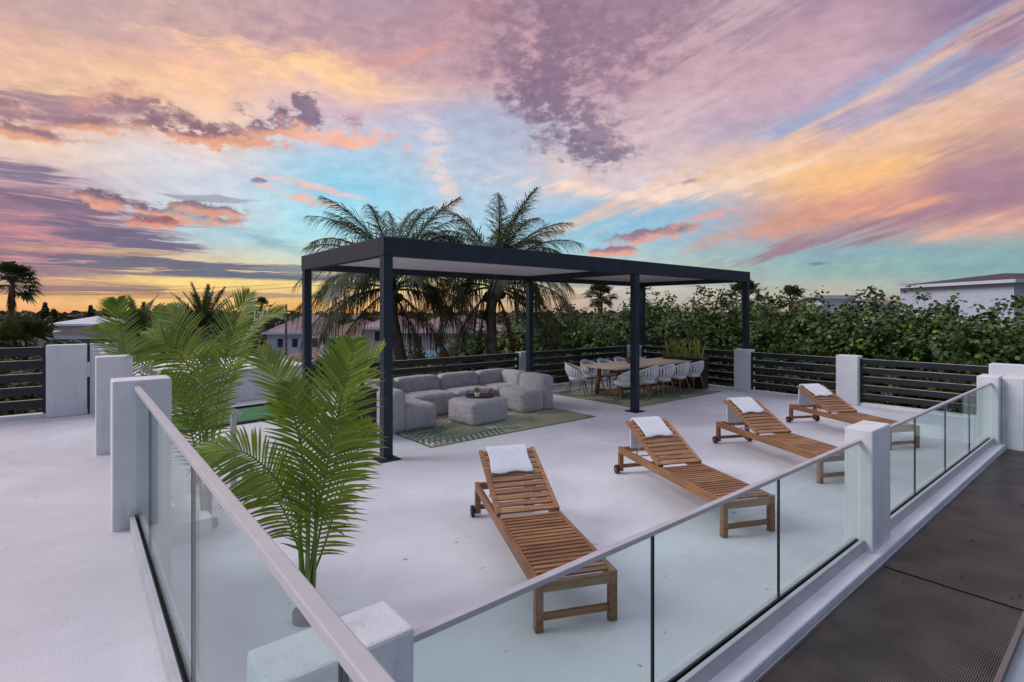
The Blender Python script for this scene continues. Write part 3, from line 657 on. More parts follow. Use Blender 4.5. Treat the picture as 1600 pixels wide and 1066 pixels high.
# ------------------------------------------------------------------ rugs (woven palm leaf pattern as vertex colour)
def rug(label, x0, x1, y0, y1, seed, rz=0.):
    q = np.random.RandomState(seed); L, W = x1-x0, y1-y0; nx, ny = int(L*75), int(W*75)
    X, Y = np.meshgrid(np.linspace(-L/2, L/2, nx), np.linspace(-W/2, W/2, ny))
    base = np.array([.30, .30, .19]); C_ = np.ones((ny, nx, 3))*base
    tone = np.sin(X*1.7+seed)*np.cos(Y*2.1+1)+np.sin(X*3.1-Y*1.4)*.6
    C_ = np.where((tone > .55)[..., None], [.15, .21, .14], C_); C_ = np.where((tone < -.8)[..., None], [.36, .33, .22], C_)
    pal = [[.62,.60,.50],[.52,.52,.42],[.03,.085,.065],[.64,.60,.50],[.08,.17,.12],[.58,.56,.44],[.035,.10,.08]]
    for k in range(int(L*W*1.5)):
        cx, cy = q.uniform(-L/2, L/2), q.uniform(-W/2, W/2); a = q.uniform(0, 2*PI); l = q.uniform(.9, 1.6); cv = q.uniform(-.35, .35)
        dx, dy = X-cx, Y-cy; s = dx*np.cos(a)+dy*np.sin(a); p = -dx*np.sin(a)+dy*np.cos(a) - cv*s*s
        f = s/l; half = .55*np.sin(np.clip(f, 0, 1)*PI)**.6*(1-.3*f)
        ph = (s - np.abs(p)*.75)/.115; frac = ph-np.floor(ph)
        wd = .62*(1-np.abs(p)/np.maximum(half, 1e-3)*.45)
        on = (f > 0) & (f < 1) & (np.abs(p) < half) & (frac < wd) | ((f > -.25) & (f < 1) & (np.abs(p) < .012))
        C_ = np.where(on[..., None], pal[q.randint(len(pal))], C_)
    C_ *= (1 + q.uniform(-.12, .12, (ny, nx, 1)))
    bord = (np.abs(X) > L/2-.03) | (np.abs(Y) > W/2-.03); C_ = np.where(bord[..., None], [.07, .085, .06], C_)
    vs = np.stack([X, Y, np.full_like(X, .006)], -1).reshape(-1, 3)
    idx = np.arange(nx*ny).reshape(ny, nx); fs = np.stack([idx[:-1,:-1], idx[:-1,1:], idx[1:,1:], idx[1:,:-1]], -1).reshape(-1, 4)
    me = bpy.data.meshes.new('rug'); me.from_pydata(vs.tolist(), [], fs.tolist())
    ca = me.color_attributes.new('weave', 'FLOAT_COLOR', 'POINT'); ca.data.foreach_set('color', np.concatenate([C_.reshape(-1, 3), np.ones((nx*ny, 1))], 1).ravel().astype(np.float32))
    mm = bpy.data.materials.new('rug_weave'); mm.use_nodes = True; t = NT(mm.node_tree); b = t.n['Principled BSDF']; b.inputs['Roughness'].default_value = .95
    at_ = t.node('ShaderNodeAttribute', attribute_name='weave'); t.l.new(at_.outputs['Color'], b.inputs['Base Color'])
    bn = t.node('ShaderNodeBump'); bn.inputs['Strength'].default_value = .4; bn.inputs['Distance'].default_value = .004
    t.put(bn.inputs['Height'], t.noise(t.node('ShaderNodeTexCoord').outputs['Object'], 180, 2)); t.l.new(bn.outputs[0], b.inputs['Normal'])
    me.materials.append(mm)
    o = bpy.data.objects.new('rug', me); col.objects.link(o); o.location = ((x0+x1)/2, (y0+y1)/2, 0); o.rotation_euler.z = rz
    tag(o, label, 'rug', 'palm leaf rugs')
rug('green and beige palm leaf rug under the sectional sofa and ottoman', 4.22, 8.02, 7.08, 9.95, 3)
rug('green and beige palm leaf rug under the dining table and chairs', 9.40, 13.1, 7.20, 9.9, 8)

# ------------------------------------------------------------------ dining table and chairs
t = thing('dining_table', 'long pale wood dining table on brown trestle legs under the pergola', 'table', (11.5, 8.58, .008))
m = MB(); n = 7
for i in range(n): y = -.575 + i*1.15/n; m.box(-1.72, 1.72, y+.001, y+1.15/n-.002, .712, .752)
m.build('table_top', 'table', t, bevel=.003)
for s in (-1, 1):
    m = MB(); x = s*1.32
    for k in (-1, 1): m.beam((x, k*.40, 0.0), (x, k*.30, .655), .09, .07, Vector((1, 0, 0)))
    m.box(x-.045, x+.045, -.46, .46, .657, .709); m.box(x-.03, x+.03, -.36, .36, .10, .16); m.build('trestle', 'table_leg', t, bevel=.004)
m = MB(); m.box(-1.29, 1.29, -.04, .04, .09, .15); m.box(-1.27, 1.27, -.03, .03, .56, .652); m.build('stretcher', 'table_leg', t, bevel=.004)
t = thing('bowl', 'small grey bowl with greenery in the middle of the dining table', 'bowl', (11.2, 8.72, .761))
m = MB(); m.lathe([(.06,0),(.13,.05),(.15,.10),(.14,.10),(.12,.05),(.02,.03)], 24); m.build('dish', mat('bowl_grey', (.16, .15, .14), .5), t)
m = MB()
for i in range(26):
    a = rnd.random()*6.28; r = rnd.random()*.1; p = Vector((r*math.cos(a), r*math.sin(a), .08+.05*rnd.random())); d = Vector((rnd.uniform(-1,1), rnd.uniform(-1,1), rnd.uniform(.2,1))).normalized()*.05; s = d.orthogonal().normalized()*.02
    m.add([p-s, p+s, p+d+s, p+d-s], [(0,1,2,3)])
m.build('greenery', 'bush', t)

def chair():
    t = thing('dining_chair', '', 'chair', group='white slatted dining chairs')
    rx, ry = .285, .27                                   # local -y is the back, faces +y
    def rim(a):                                          # a = 0 at the back, +-118 deg at arm ends
        k = min(1, abs(a)/R(118)); h = .81 - .20*(k**1.5)
        sp = 1.03 + .08*(1-k)
        return Vector((math.sin(a)*rx*1.05, -math.cos(a)*ry*sp, h))
    def seatp(a, f=1.): return Vector((math.sin(a)*rx*.78*f, -math.cos(a)*ry*.80*f + .01, .455))
    m = MB(); A_ = [R(-118)+R(236)*i/28 for i in range(29)]
    # top band
    m.grid([[rim(a)+Vector((0,0,z))+Vector((math.sin(a), -math.cos(a), 0))*o for a in A_] for z, o in ((-.055,-.012),(-.02,.012),(0,.012),(.004,0),(0,-.012),(-.02,-.014),(-.055,-.012))])
    m.build('rim', 'white', t)
    m = MB()
    for i in range(17):
        a = R(-112)+R(224)*i/16; w = R(4.6)
        m2 = []
        for z in range(6):
            f = z/5
            def P(aa, o):
                b = seatp(aa)*(1-f) + (rim(aa)+Vector((0,0,-.04)))*f; b += Vector((math.sin(aa), -math.cos(aa), 0))*(.035*math.sin(f*PI)+o)
                return b
            m2.append([P(a-w, -.006), P(a-w, .006), P(a+w, .006), P(a+w, -.006), P(a-w, -.006)])
        m.grid(m2)
    m.build('back_slats', 'white', t)
    m = MB(); ring = [2*PI*i/32 for i in range(33)]
    rows = [[Vector((0, .01, .440))]*33] + [[seatp(a, f)+Vector((0, .045*max(0, -math.cos(a))*f, z)) for a in ring] for f, z in ((.4,-.012),(.8,-.005),(1.0,.012),(1.03,.0),(1.0,-.05),(.8,-.075),(.3,-.08))]
    m.grid(rows); m.build('seat', 'white', t)
    for sx in (-1, 1):
        for sy in (-1, 1):
            m = MB(); m.tube([(sx*.16, sy*.15, .38), (sx*.245, sy*.235, .0)], [.022, .012], 10); m.build('leg', 'chair_leg', t)
    m = MB(); m.box(-.17, .17, -.16, .16, .372, .386); m.build('seat_frame', 'white', t)
    return t
ch0 = chair()
chairs = [(9.88, 7.82, 28, 'white slatted chair nearest the camera, turned, left of the pergola post'),
 (10.62, 7.80, 3, 'white slatted chair right of the pergola post, second on the near side of the table'), (11.25, 7.78, -3, 'white slatted chair third from the front on the near side of the table'),
 (11.95, 7.80, 2, 'white slatted chair fourth from the front on the near side of the table'), (12.62, 7.80, -4, 'white slatted chair last on the near side, in front of the snake plant box'),
 (9.72, 9.22, 215, 'white slatted chair at the left front corner on the far side of the table'), (10.45, 9.38, 178, 'white slatted chair second on the far side of the table'),
 (11.15, 9.40, 183, 'white slatted chair third on the far side of the table'), (11.85, 9.40, 179, 'white slatted chair fourth on the far side, back showing left of the post'), (12.6, 9.40, 182, 'white slatted chair last on the far side, just right of the post')]
for i, (x, y, a, lab) in enumerate(chairs):
    if i == 0: ch0.location = (x, y, .008); ch0.rotation_euler.z = R(a); ch0['label'] = lab
    else: dup(ch0, (x, y, .008), R(a), lab)

# ------------------------------------------------------------------ planters
def blade_plant(t, n, L0, L1, spread, w, seed, mt, z, name='leaf', box=(.3, .12)):
    q = random.Random(seed)
    for i in range(n):
        m = MB(); b = Vector((q.uniform(-box[0], box[0]), q.uniform(-box[1], box[1]), z)); l = q.uniform(L0, L1); a = q.uniform(0, 6.28); tl = q.uniform(.1, 1)*spread
        d = Vector((math.cos(a)*tl, math.sin(a)*tl, 1)).normalized(); s = Vector((-math.sin(a+.6), math.cos(a+.6), 0)); fn = d.cross(s)
        rows = []
        for k in range(6):
            f = k/5; p = b + d*l*f + Vector((d.x, d.y, -.2))*(.25*l*f*f*spread); ww = w*(1-.2*f if f < .7 else (1-f)*2.6+.06)
            rows.append([p - s*ww*.5, p + fn*ww*.16, p + s*ww*.5])
        m.grid(rows); m.build(name, mt, t)
t = thing('planter_box', 'black planter box with yellow edged snake plants at the right end of the table', 'planter', (13.15, 8.35, 0))
m = MB(); m.box(-.17, .17, -.62, .62, 0, .80); m.box(-.2, .2, -.65, .65, .802, .83); m.build('box', 'planter', t, bevel=.006)
tp = thing('snake_plant', 'row of yellow edged snake plants growing in the black planter box', 'plant', (13.15, 8.35, .83), PI/2)
blade_plant(tp, 34, .38, .62, .5, .07, 5, 'snake', 0, box=(.52, .1))
t = thing('planter_box', 'tall charcoal planter at the left end of the sofa behind the near palm', 'planter', (3.62, 8.45, 0))
m = MB(); m.box(-.24, .24, -.24, .24, 0, .78); m.box(-.265, .265, -.265, .265, .782, .81); m.build('box', 'planter', t, bevel=.006)
tp = thing('spiky_plant', 'spiky dark leaved plant in the tall charcoal planter beside the sofa', 'plant', (3.62, 8.45, .81))
blade_plant(tp, 14, .25, .42, 1.1, .05, 9, 'bush', 0, box=(.12, .12))

# ------------------------------------------------------------------ palms
def frond(m, path, ll, npair, width, fwd=.75, vee=.25, droop=.25, up=None, seed=0, prof=None, base=.12, segs=4, fold=True, rad=.006, wob=.15, jit=.08):
    """rachis tube + leaflets, all one mesh; path = list of points, ll = longest leaflet"""
    q = random.Random(seed); pts = [Vector(p) for p in path]
    # resample by Catmull-Rom
    P = [pts[0]*2-pts[1]] + pts + [pts[-1]*2-pts[-2]]
    def ev(f):
        x = f*(len(pts)-1); i = min(int(x), len(pts)-2); u = x-i; a, b, c, d = P[i:i+4]
        return .5*((2*b)+(-a+c)*u+(2*a-5*b+4*c-d)*u*u+(-a+3*b-3*c+d)*u*u*u)
    N = 18; m.tube([ev(i/N) for i in range(N+1)], [rad*(1.25-1.05*i/N) for i in range(N+1)], 6)
    upv = Vector(up) if up else None
    for k in range(npair):
        f = base + (1-base)*(k+.5)/npair
        p = ev(f); t = (ev(min(1, f+.02))-ev(max(0, f-.02))).normalized()
        ref = upv or Vector((0, 0, 1))
        s = t.cross(ref); s = s.normalized() if s.length > .05 else RIGHT.copy(); nn = s.cross(t).normalized()
        g = (k+.5)/npair; L = ll*(prof(g) if prof else (math.sin(PI*(.16+.80*g))**.75))
        for sd in (-1, 1):
            l = L*q.uniform(1-jit*1.5, 1+jit); fw = fwd*(.7+.7*g)+q.uniform(-jit, jit)
            d = (s*sd + t*fw + nn*(vee+q.uniform(-jit*1.2, jit*1.2))).normalized(); w = width*q.uniform(.85, 1.1)
            rows = []
            for j in range(segs+1):
                u = j/segs; c = p + d*(l*u) + Vector((0, 0, -1))*(droop*l*u*u*(1+wob*math.sin(k*1.7+sd)))
                ww = w*(.5+1.2*u if u < .4 else .98*(1-(u-.4)/.6)**.7 + .02)
                wv = d.cross(nn).normalized()
                wv = (t*.8 + wv*.2*(1 if wv.dot(t) > 0 else -1)).normalized(); wv = (wv - d*wv.dot(d)).normalized()
                if fold: rows.append([c - wv*ww*.5, c - nn*ww*.16, c + wv*ww*.5])
                else: rows.append([c - wv*ww*.5, c + wv*ww*.5])
            m.grid(rows, fold)

def areca(label, loc, fronds, seed, group='artificial areca palms'):
    t = thing('areca_palm', label, 'palm', loc, ANG-PI/2, group)      # local x = to the right, y = away, z up
    for i, (pts, ll, n, kw) in enumerate(fronds):
        m = MB(); frond(m, pts, ll, int(n*1.2), .023, seed=seed+i, rad=.008, **kw); m.build('frond', 'areca', t)
    m = MB(); q = random.Random(seed)
    for i in range(4): a = i*1.6+.3; m.tube([(.03*math.cos(a), .03*math.sin(a), .06), (.05*math.cos(a), .05*math.sin(a), .5), (.06*math.cos(a+.3), .05*math.sin(a), .95)], [.017, .013, .008], 7)
    m.build('stem', 'areca_stem', t)
    m = MB(); m.lathe([(.10, 0), (.10, .06), (.09, .065), (.02, .06)], 22); m.build('pot', 'planter', t)
    return t
U3 = (-.25, -.9, .35)
areca('nearest artificial areca palm with bright green feather fronds behind the left handrail', tuple(at(481, 3.62)), [
  ([(0,0,.18),(.05,.0,.6),(.15,-.02,1.12),(.25,-.04,1.55),(.33,-.03,1.88)], .42, 36, dict(up=(-.1,-.95,.2), fwd=.85, vee=.12, droop=.16, base=.26)),
  ([(0,.03,.2),(.10,.05,.75),(.22,.08,1.25),(.34,.12,1.62),(.48,.15,1.84)], .34, 26, dict(up=(-.75,-.3,.55), fwd=.95, vee=.35, droop=.1, base=.4)),
  ([(-.02,0,.2),(-.05,-.05,.7),(-.17,-.12,1.0),(-.36,-.2,1.2),(-.58,-.28,1.2)], .34, 28, dict(up=(.1,-.55,.8), fwd=.8, vee=.1, droop=.35, base=.36)),
  ([(-.02,.02,.2),(-.03,.05,.8),(-.12,.1,1.3),(-.27,.15,1.62),(-.44,.2,1.82)], .30, 26, dict(up=(.55,-.5,.6), fwd=.9, vee=.3, droop=.15, base=.42)),
  ([(-.02,.03,.2),(-.12,.12,.45),(-.26,.2,.68),(-.42,.26,.82),(-.60,.30,.86)], .34, 26, dict(up=(.2,-.6,.75), fwd=.7, vee=.1, droop=.3, base=.3)),
  ([(.0,-.02,.2),(.06,-.05,.5),(.13,-.1,.85),(.20,-.14,1.15),(.26,-.16,1.38)], .42, 30, dict(up=(.05,-.95,.2), fwd=.75, vee=.08, droop=.22, base=.2)),
  ([(.0,.0,.2),(.10,.06,.5),(.2,.1,.85),(.30,.14,1.12),(.40,.16,1.3)], .33, 24, dict(up=(-.4,-.7,.4), fwd=.7, vee=.15, droop=.25, base=.3)),
  ([(-.01,.02,.2),(-.02,.04,.6),(-.05,.06,1.0),(-.10,.08,1.35),(-.16,.1,1.6)], .34, 28, dict(up=(.15,-.9,.3), fwd=.8, vee=.12, droop=.22, base=.28)),
  ([(.0,.05,.2),(.02,.15,.8),(.08,.28,1.35),(.12,.40,1.70),(.14,.5,1.88)], .32, 24, dict(up=(0,-.9,.3), fwd=.9, vee=.2, droop=.2, base=.4)),
], 100)
areca('second artificial areca palm, leaning over the middle of the left handrail', tuple(at(322, 5.15)), [
  ([(0,0,.2),(.05,0,.8),(.16,-.03,1.4),(.30,-.05,1.95),(.46,-.06,2.28)], .42, 34, dict(up=(-.3,-.9,.2), fwd=.85, vee=.12, droop=.18, base=.3)),
  ([(0,0,.2),(-.03,0,.9),(-.10,-.04,1.45),(-.28,-.1,1.78),(-.52,-.15,1.86)], .38, 30, dict(up=(.2,-.7,.65), fwd=.8, vee=.12, droop=.3, base=.36)),
  ([(0,.03,.2),(.04,.05,.8),(.12,.1,1.35),(.24,.14,1.75),(.38,.16,2.0)], .36, 28, dict(up=(-.2,-.85,.3), fwd=.85, vee=.15, droop=.2, base=.35)),
  ([(0,-.03,.2),(-.04,-.05,.6),(-.10,-.1,1.0),(-.2,-.14,1.3),(-.34,-.16,1.5)], .36, 28, dict(up=(.2,-.85,.3), fwd=.8, vee=.12, droop=.25, base=.25)),
  ([(0,0,.2),(.10,.05,.9),(.26,.1,1.6),(.44,.16,2.0),(.66,.2,2.12)], .32, 26, dict(up=(-.4,-.6,.65), fwd=.85, vee=.2, droop=.25, base=.4)),
  ([(0,.02,.2),(-.06,.1,.7),(-.22,.18,1.15),(-.46,.25,1.40),(-.72,.3,1.42)], .34, 26, dict(up=(.3,-.6,.7), fwd=.8, vee=.1, droop=.3, base=.36)),
  ([(0,-.02,.2),(.03,-.05,.6),(.02,-.1,1.05),(.05,-.13,1.4),(.12,-.14,1.66)], .40, 30, dict(up=(.05,-.95,.2), fwd=.75, vee=.1, droop=.25, base=.2)),
  ([(0,.04,.2),(-.06,.12,.9),(-.20,.22,1.5),(-.42,.3,1.95),(-.62,.36,2.15)], .34, 26, dict(up=(.5,-.6,.5), fwd=.9, vee=.2, droop=.2, base=.42)),
], 200)
areca('third artificial areca palm farther back beside the walkway pillars', tuple(at(205, 6.6)), [
  ([(0,0,.2),(-.02,0,.9),(-.05,-.03,1.5),(-.10,-.06,2.0),(-.12,-.08,2.25)], .38, 32, dict(up=(.1,-.95,.2), fwd=.85, vee=.12, droop=.16, base=.35)),
  ([(0,0,.2),(.06,0,.9),(.22,-.03,1.5),(.45,-.05,1.95),(.66,-.06,2.15)], .40, 30, dict(up=(-.4,-.7,.5), fwd=.85, vee=.2, droop=.2, base=.4)),
  ([(0,.03,.2),(.1,.08,.8),(.35,.16,1.35),(.7,.2,1.65),(1.02,.24,1.62)], .36, 28, dict(up=(-.2,-.5,.8), fwd=.8, vee=.1, droop=.35, base=.36)),
  ([(0,.03,.2),(-.06,.08,.8),(-.2,.16,1.4),(-.42,.2,1.8),(-.6,.24,1.92)], .34, 26, dict(up=(.4,-.5,.7), fwd=.85, vee=.15, droop=.25, base=.4)),
  ([(0,.03,.2),(.05,.08,.9),(.12,.16,1.45),(.22,.2,1.9),(.30,.24,2.12)], .36, 28, dict(up=(-.2,-.85,.3), fwd=.85, vee=.15, droop=.2, base=.4)),
], 300)

def coco_frond(L, e0, bend, seed, ll=.62, n=70, hang=.9):
    """frond in the local xz plane: leaves the crown at elevation e0 and bends down by 'bend' over its length"""
    pts = [Vector((0, 0, 0))]; a = e0; k = 12
    for i in range(k): a = e0 - bend*((i+.5)/k)**1.15; pts.append(pts[-1] + Vector((math.cos(a), 0, math.sin(a)))*(L/k))
    m = MB(); frond(m, pts, ll, n, .030, fwd=1.45 if e0 > .6 else .95, vee=.10, droop=hang, seed=seed, base=.14, segs=4, fold=False, rad=.03, wob=.5, jit=.24, prof=lambda g: (math.sin(PI*(.22+.72*g))**.8))
    return m
def coconut(label, base, top, crown, seed, scale=1.):
    b = Vector(base); tp = Vector(top); t = thing('coconut_palm', label, 'palm tree', b, 0, 'tall coconut palms behind the deck')
    q = random.Random(seed); d = tp-b
    pts = []; rr = []
    for i in range(15):
        f = i/14; pts.append(Vector((d.x*f**1.3, d.y*f**1.3, d.z*f)) + Vector((.08*math.sin(f*7+seed), .08*math.cos(f*6), 0))*f); rr.append(.24 - .09*f + (.05 if f > .93 else 0) + .008*(i % 2))
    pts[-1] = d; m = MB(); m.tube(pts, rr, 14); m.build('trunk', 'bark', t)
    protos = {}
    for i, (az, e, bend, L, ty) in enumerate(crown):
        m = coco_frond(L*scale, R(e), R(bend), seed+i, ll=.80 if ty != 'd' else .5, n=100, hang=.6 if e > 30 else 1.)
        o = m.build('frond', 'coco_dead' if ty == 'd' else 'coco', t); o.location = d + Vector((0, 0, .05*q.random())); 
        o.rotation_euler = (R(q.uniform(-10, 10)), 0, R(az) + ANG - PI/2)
        if ty == 'd': o['label'] = 'dry orange brown hanging frond'
    m = MB()
    for i in range(7): a = i*.9; m.lathe([(.01,-.14),(.09,-.08),(.115,0),(.09,.08),(.01,.13)], 10, (d.x+.27*math.cos(a), d.y+.27*math.sin(a), d.z-.22-.1*(i % 2)))
    m.build('coconuts', 'fan', t)
    return t
# azimuth: 0 = to the right, 90 = away from the deck, 180 = left, 270 = towards the deck
def ring(seed, low):
    q = random.Random(seed); c = []
    for n, e, b, L in ((10, 80, 66, 3.5), (11, 66, 92, 3.5), (8, 42, 100, 3.3)):
        o = q.uniform(0, 40)
        for k in range(n): c.append((o+360*k/n+q.uniform(-12, 12), e+q.uniform(-8, 6), b+q.uniform(-16, 16), L*q.uniform(.88, 1.06), ''))
    return c + low
crownL = ring(3, [(0,18,85,3.0,''),(185,22,80,3.3,''),(25,6,80,3.0,''),(160,4,80,3.2,''),(203,0,70,3.3,''),(335,-30,40,3.1,'d'),(200,-34,36,2.7,''),(350,-58,20,2.3,'')])
crownR = ring(8, [(5,20,90,3.3,''),(175,18,90,3.0,''),(28,4,80,3.2,''),(152,2,80,3.0,''),(350,-8,78,3.3,''),(345,-24,45,3.2,''),(200,-44,32,2.6,''),(345,-64,18,2.3,'d'),(188,-68,16,2.3,'d')])
a_ = at(664, 16.5, GZ); b_2 = at(612, 16.2, 2.75)
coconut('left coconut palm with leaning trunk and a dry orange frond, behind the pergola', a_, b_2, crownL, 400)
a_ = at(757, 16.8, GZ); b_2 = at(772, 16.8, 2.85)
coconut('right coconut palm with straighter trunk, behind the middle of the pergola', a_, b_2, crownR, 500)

def fan_palm(label, px, d, ztop, R_, seed, skirt=False, n=34):
    base = at(px, d, GZ); t = thing('fan_palm', label, 'palm tree', base, 0, 'fan palms in the distance'); q = random.Random(seed); H = ztop-GZ-R_*.55
    m = MB(); m.tube([(0,0,0),(.1,0,H*.4),(.05,.1,H*.8),(0,0,H)], [.22,.17,.16,.2], 10); m.build('trunk', 'bark', t)
    m = MB()
    for i in range(n):
        a = q.uniform(0, 6.28); e = q.uniform(-.7, 1.45); L = R_*q.uniform(.45, .62); d_ = Vector((math.cos(a)*math.cos(e), math.sin(a)*math.cos(e), math.sin(e)))
        c = Vector((0,0,H)) + d_*L; m.tube([(0,0,H), c], .025, 4)
        s = d_.cross(Vector((0,0,1))).normalized(); nn = s.cross(d_)
        for k in range(13):
            th = R(-95+190*k/12); dd = (d_*math.cos(th)+s*math.sin(th)+nn*q.uniform(-.1,.2)).normalized(); l = R_*.48*(1-.25*abs(k-6)/6)*q.uniform(.85,1.1); w = R_*.045
            sv = dd.cross(nn).normalized(); p1 = c+dd*l*.55; p2 = c+dd*l+Vector((0,0,-.35*l))
            m.add([c, p1-sv*w, p2, p1+sv*w], [(0,1,2,3)])
    m.build('crown', 'fan', t)
    if skirt:
        m = MB()
        for i in range(160):
            a = q.uniform(0, 6.28); z = H-q.uniform(.2, 2.6); r = q.uniform(.15,.5)*(1.2-(H-z)/3.5); l = q.uniform(.4,.9); p = Vector((math.cos(a)*r*.6, math.sin(a)*r*.6, z)); o = Vector((math.cos(a)*r, math.sin(a)*r, z-l)); s = Vector((-math.sin(a), math.cos(a), 0))*.06
            m.add([p-s, p+s, o], [(0,1,2)])
        m.build('dead_skirt', 'coco_dead', t)
fan_palm('tall shaggy fan palm with dead skirt at the far left edge', 18, 42, 5.4, 2.2, 1, True, 44)
fan_palm('dark fan palm seen under the pergola left of the middle post', 938, 36, 3.8, 1.3, 2)
fan_palm('fan palm behind the far right pergola post', 1163, 38, 4.0, 1.7, 3)
fan_palm('low fan palm just right of the far right pergola post', 1192, 40, 3.2, 1.3, 4)
fan_palm('fan palm above the hedge between the pergola and the flat white house', 1237, 38, 3.6, 1.4, 5)
def spiky_palm(label, px, d, zc, L, seed):
    t = thing('date_palm', label, 'palm tree', at(px, d, GZ), 0, 'spiky palms beyond the walkway'); q = random.Random(seed); H = zc-GZ
    m = MB(); m.tube([(0,0,0),(.08,0,H*.5),(0,0,H)], [.24,.2,.2], 10); m.build('trunk', 'bark', t)
    for i in range(26):
        e = 84-62*(i/26)**.9; m = coco_frond(L*q.uniform(.85,1.1), R(e), R(q.uniform(12,34)), seed*50+i, ll=.34, n=34, hang=.12)
        o = m.build('frond', 'fan', t); o.location = (0, 0, H); o.rotation_euler = (0, 0, i*2.4)
spiky_palm('spiky dark palm behind the third areca palm', 220, 22, 1.1, 1.8, 6)
spiky_palm('spiky dark palm rising above the second areca palm', 318, 20, 1.5, 1.75, 7)
fan_palm('small round fan palm far off on the sunset horizon', 408, 90, 4.0, 2.1, 8)
fan_palm('low fan palm at the left edge beyond the slat fence', 40, 24, 1.2, 2.6, 9)

# ------------------------------------------------------------------ leafy masses
def leaves(q, n, rad, size, shape=6, shell=.72, lumps=9, zsq=1., elong=1., twig=0):
    """n leaf polygons spread through lumpy ellipsoid volume(s) of radius rad (x,y,z)"""
    cs = q.normal(size=(lumps, 3)); cs /= np.linalg.norm(cs, axis=1)[:, None]; cs *= q.uniform(.32, .66, (lumps, 1)); cr = q.uniform(.32, .55, lumps)
    k = q.randint(0, lumps, n); d = q.normal(size=(n, 3)); d /= np.linalg.norm(d, axis=1)[:, None]
    r = np.where(q.rand(n) < shell, q.uniform(.82, 1.05, n), q.uniform(.2, .85, n))
    p = (cs[k] + d*(cr[k]*r)[:, None])*np.array(rad)
    if twig:
        tw = p[::twig].repeat(twig, 0)[:n]; off = q.normal(size=(n, 3))*size*.75; p = tw + off; d = d[::twig].repeat(twig, 0)[:n]*.7 + off/np.linalg.norm(off, axis=1)[:, None]*.6
    nrm = d*.8 + q.normal(size=(n, 3))*.5 + np.array([0, 0, .45]); nrm /= np.linalg.norm(nrm, axis=1)[:, None]
    h = np.cross(nrm, q.normal(size=(n, 3))); h /= np.linalg.norm(h, axis=1)[:, None]; b = np.cross(nrm, h)
    s = size*q.uniform(.6, 1.2, n)
    ang = np.arange(shape)*2*PI/shape
    V = p[:, None, :] + (h[:, None, :]*np.cos(ang)[None, :, None]*elong + b[:, None, :]*np.sin(ang)[None, :, None])*s[:, None, None]*.5
    V += nrm[:, None, :]*(np.abs(np.cos(ang))[None, :, None]*s[:, None, None]*.08)
    return V.reshape(-1, 3), n, shape
def leaf_mesh(name, parts, m):
    vs = []; fs = []; o = 0
    for V, n, sh in parts:
        vs.append(V); fs += (np.arange(n*sh).reshape(n, sh)+o).tolist(); o += n*sh
    me = bpy.data.meshes.new(name); me.from_pydata(np.concatenate(vs).tolist(), [], fs); me.materials.append(M[m]); return me
def shrub_proto(seed, rad, n, size, m, trunk=True, young=None, ny=0, shape=6):
    q = np.random.RandomState(seed)
    me = leaf_mesh('crown', [leaves(q, n, rad, size, shape, lumps=14, twig=9), leaves(q, n//6, [r*.72 for r in rad], size*2.2, shape, shell=.1, lumps=6)], m)
    my = leaf_mesh('new_leaves', [leaves(np.random.RandomState(seed), ny, [r*1.03 for r in rad], size*.95, shape, shell=1., lumps=14, twig=7)], young) if young else None
    tm = MB(); rq = random.Random(seed)
    for i in range(5): a = rq.uniform(0, 6.28); tm.tube([(0,0,0),(.3*math.cos(a),.3*math.sin(a),1.),(rad[0]*.5*math.cos(a), rad[1]*.5*math.sin(a), 1+rad[2]*rq.uniform(.8,1.4))], [.12,.09,.03], 6)
    return me, my, tm
PROT = [shrub_proto(11+i, (2.3, 2.3, 2.5), 15000, .10, 'grape', young='grape_y', ny=(1500, 600, 2600, 900)[i]) for i in range(4)]
trunk_me = {}
def place_shrub(k, p, s, rz, label, group, name='sea_grape'):
    me, my, tm = PROT[k]; t = thing(name, label, 'shrub', p, rz, group); t.scale = (s, s, s)
    c = bpy.data.objects.new('crown', me); col.objects.link(c); c.parent = t; c.location.z = 2.6
    if my: y = bpy.data.objects.new('new_leaves', my); col.objects.link(y); y.parent = t; y.location.z = 2.6
    if k not in trunk_me: o = tm.build('trunk', 'bark', t); trunk_me[k] = o.data
    else: o = bpy.data.objects.new('trunk', trunk_me[k]); col.objects.link(o); o.parent = t
hq = random.Random(21)
hedge = []
for px, d, zt in [(905,22,2.35),(950,21,2.6),(1010,22.5,2.75),(1062,20.5,2.75),(1112,21,2.95),(1165,19,2.6),(1215,18.5,2.45),(1268,17.5,2.5),(1322,17,2.75),(1378,16.3,2.3),(1432,15.6,2.4),(1488,15,2.35),(1545,14.3,2.4),(1605,13.8,2.3),(1670,13.4,2.2)]:
    hedge.append((px, d, zt))
for px, d, zt in [(985,18.5,.6),(1085,18,.7),(1185,16.6,.7),(1290,15.3,.8),(1400,14.4,.9),(1490,13.7,.9),(1580,13.2,1.0), (890,19.5,.7)]: hedge.append((px, d+1.2, zt))
names = {}
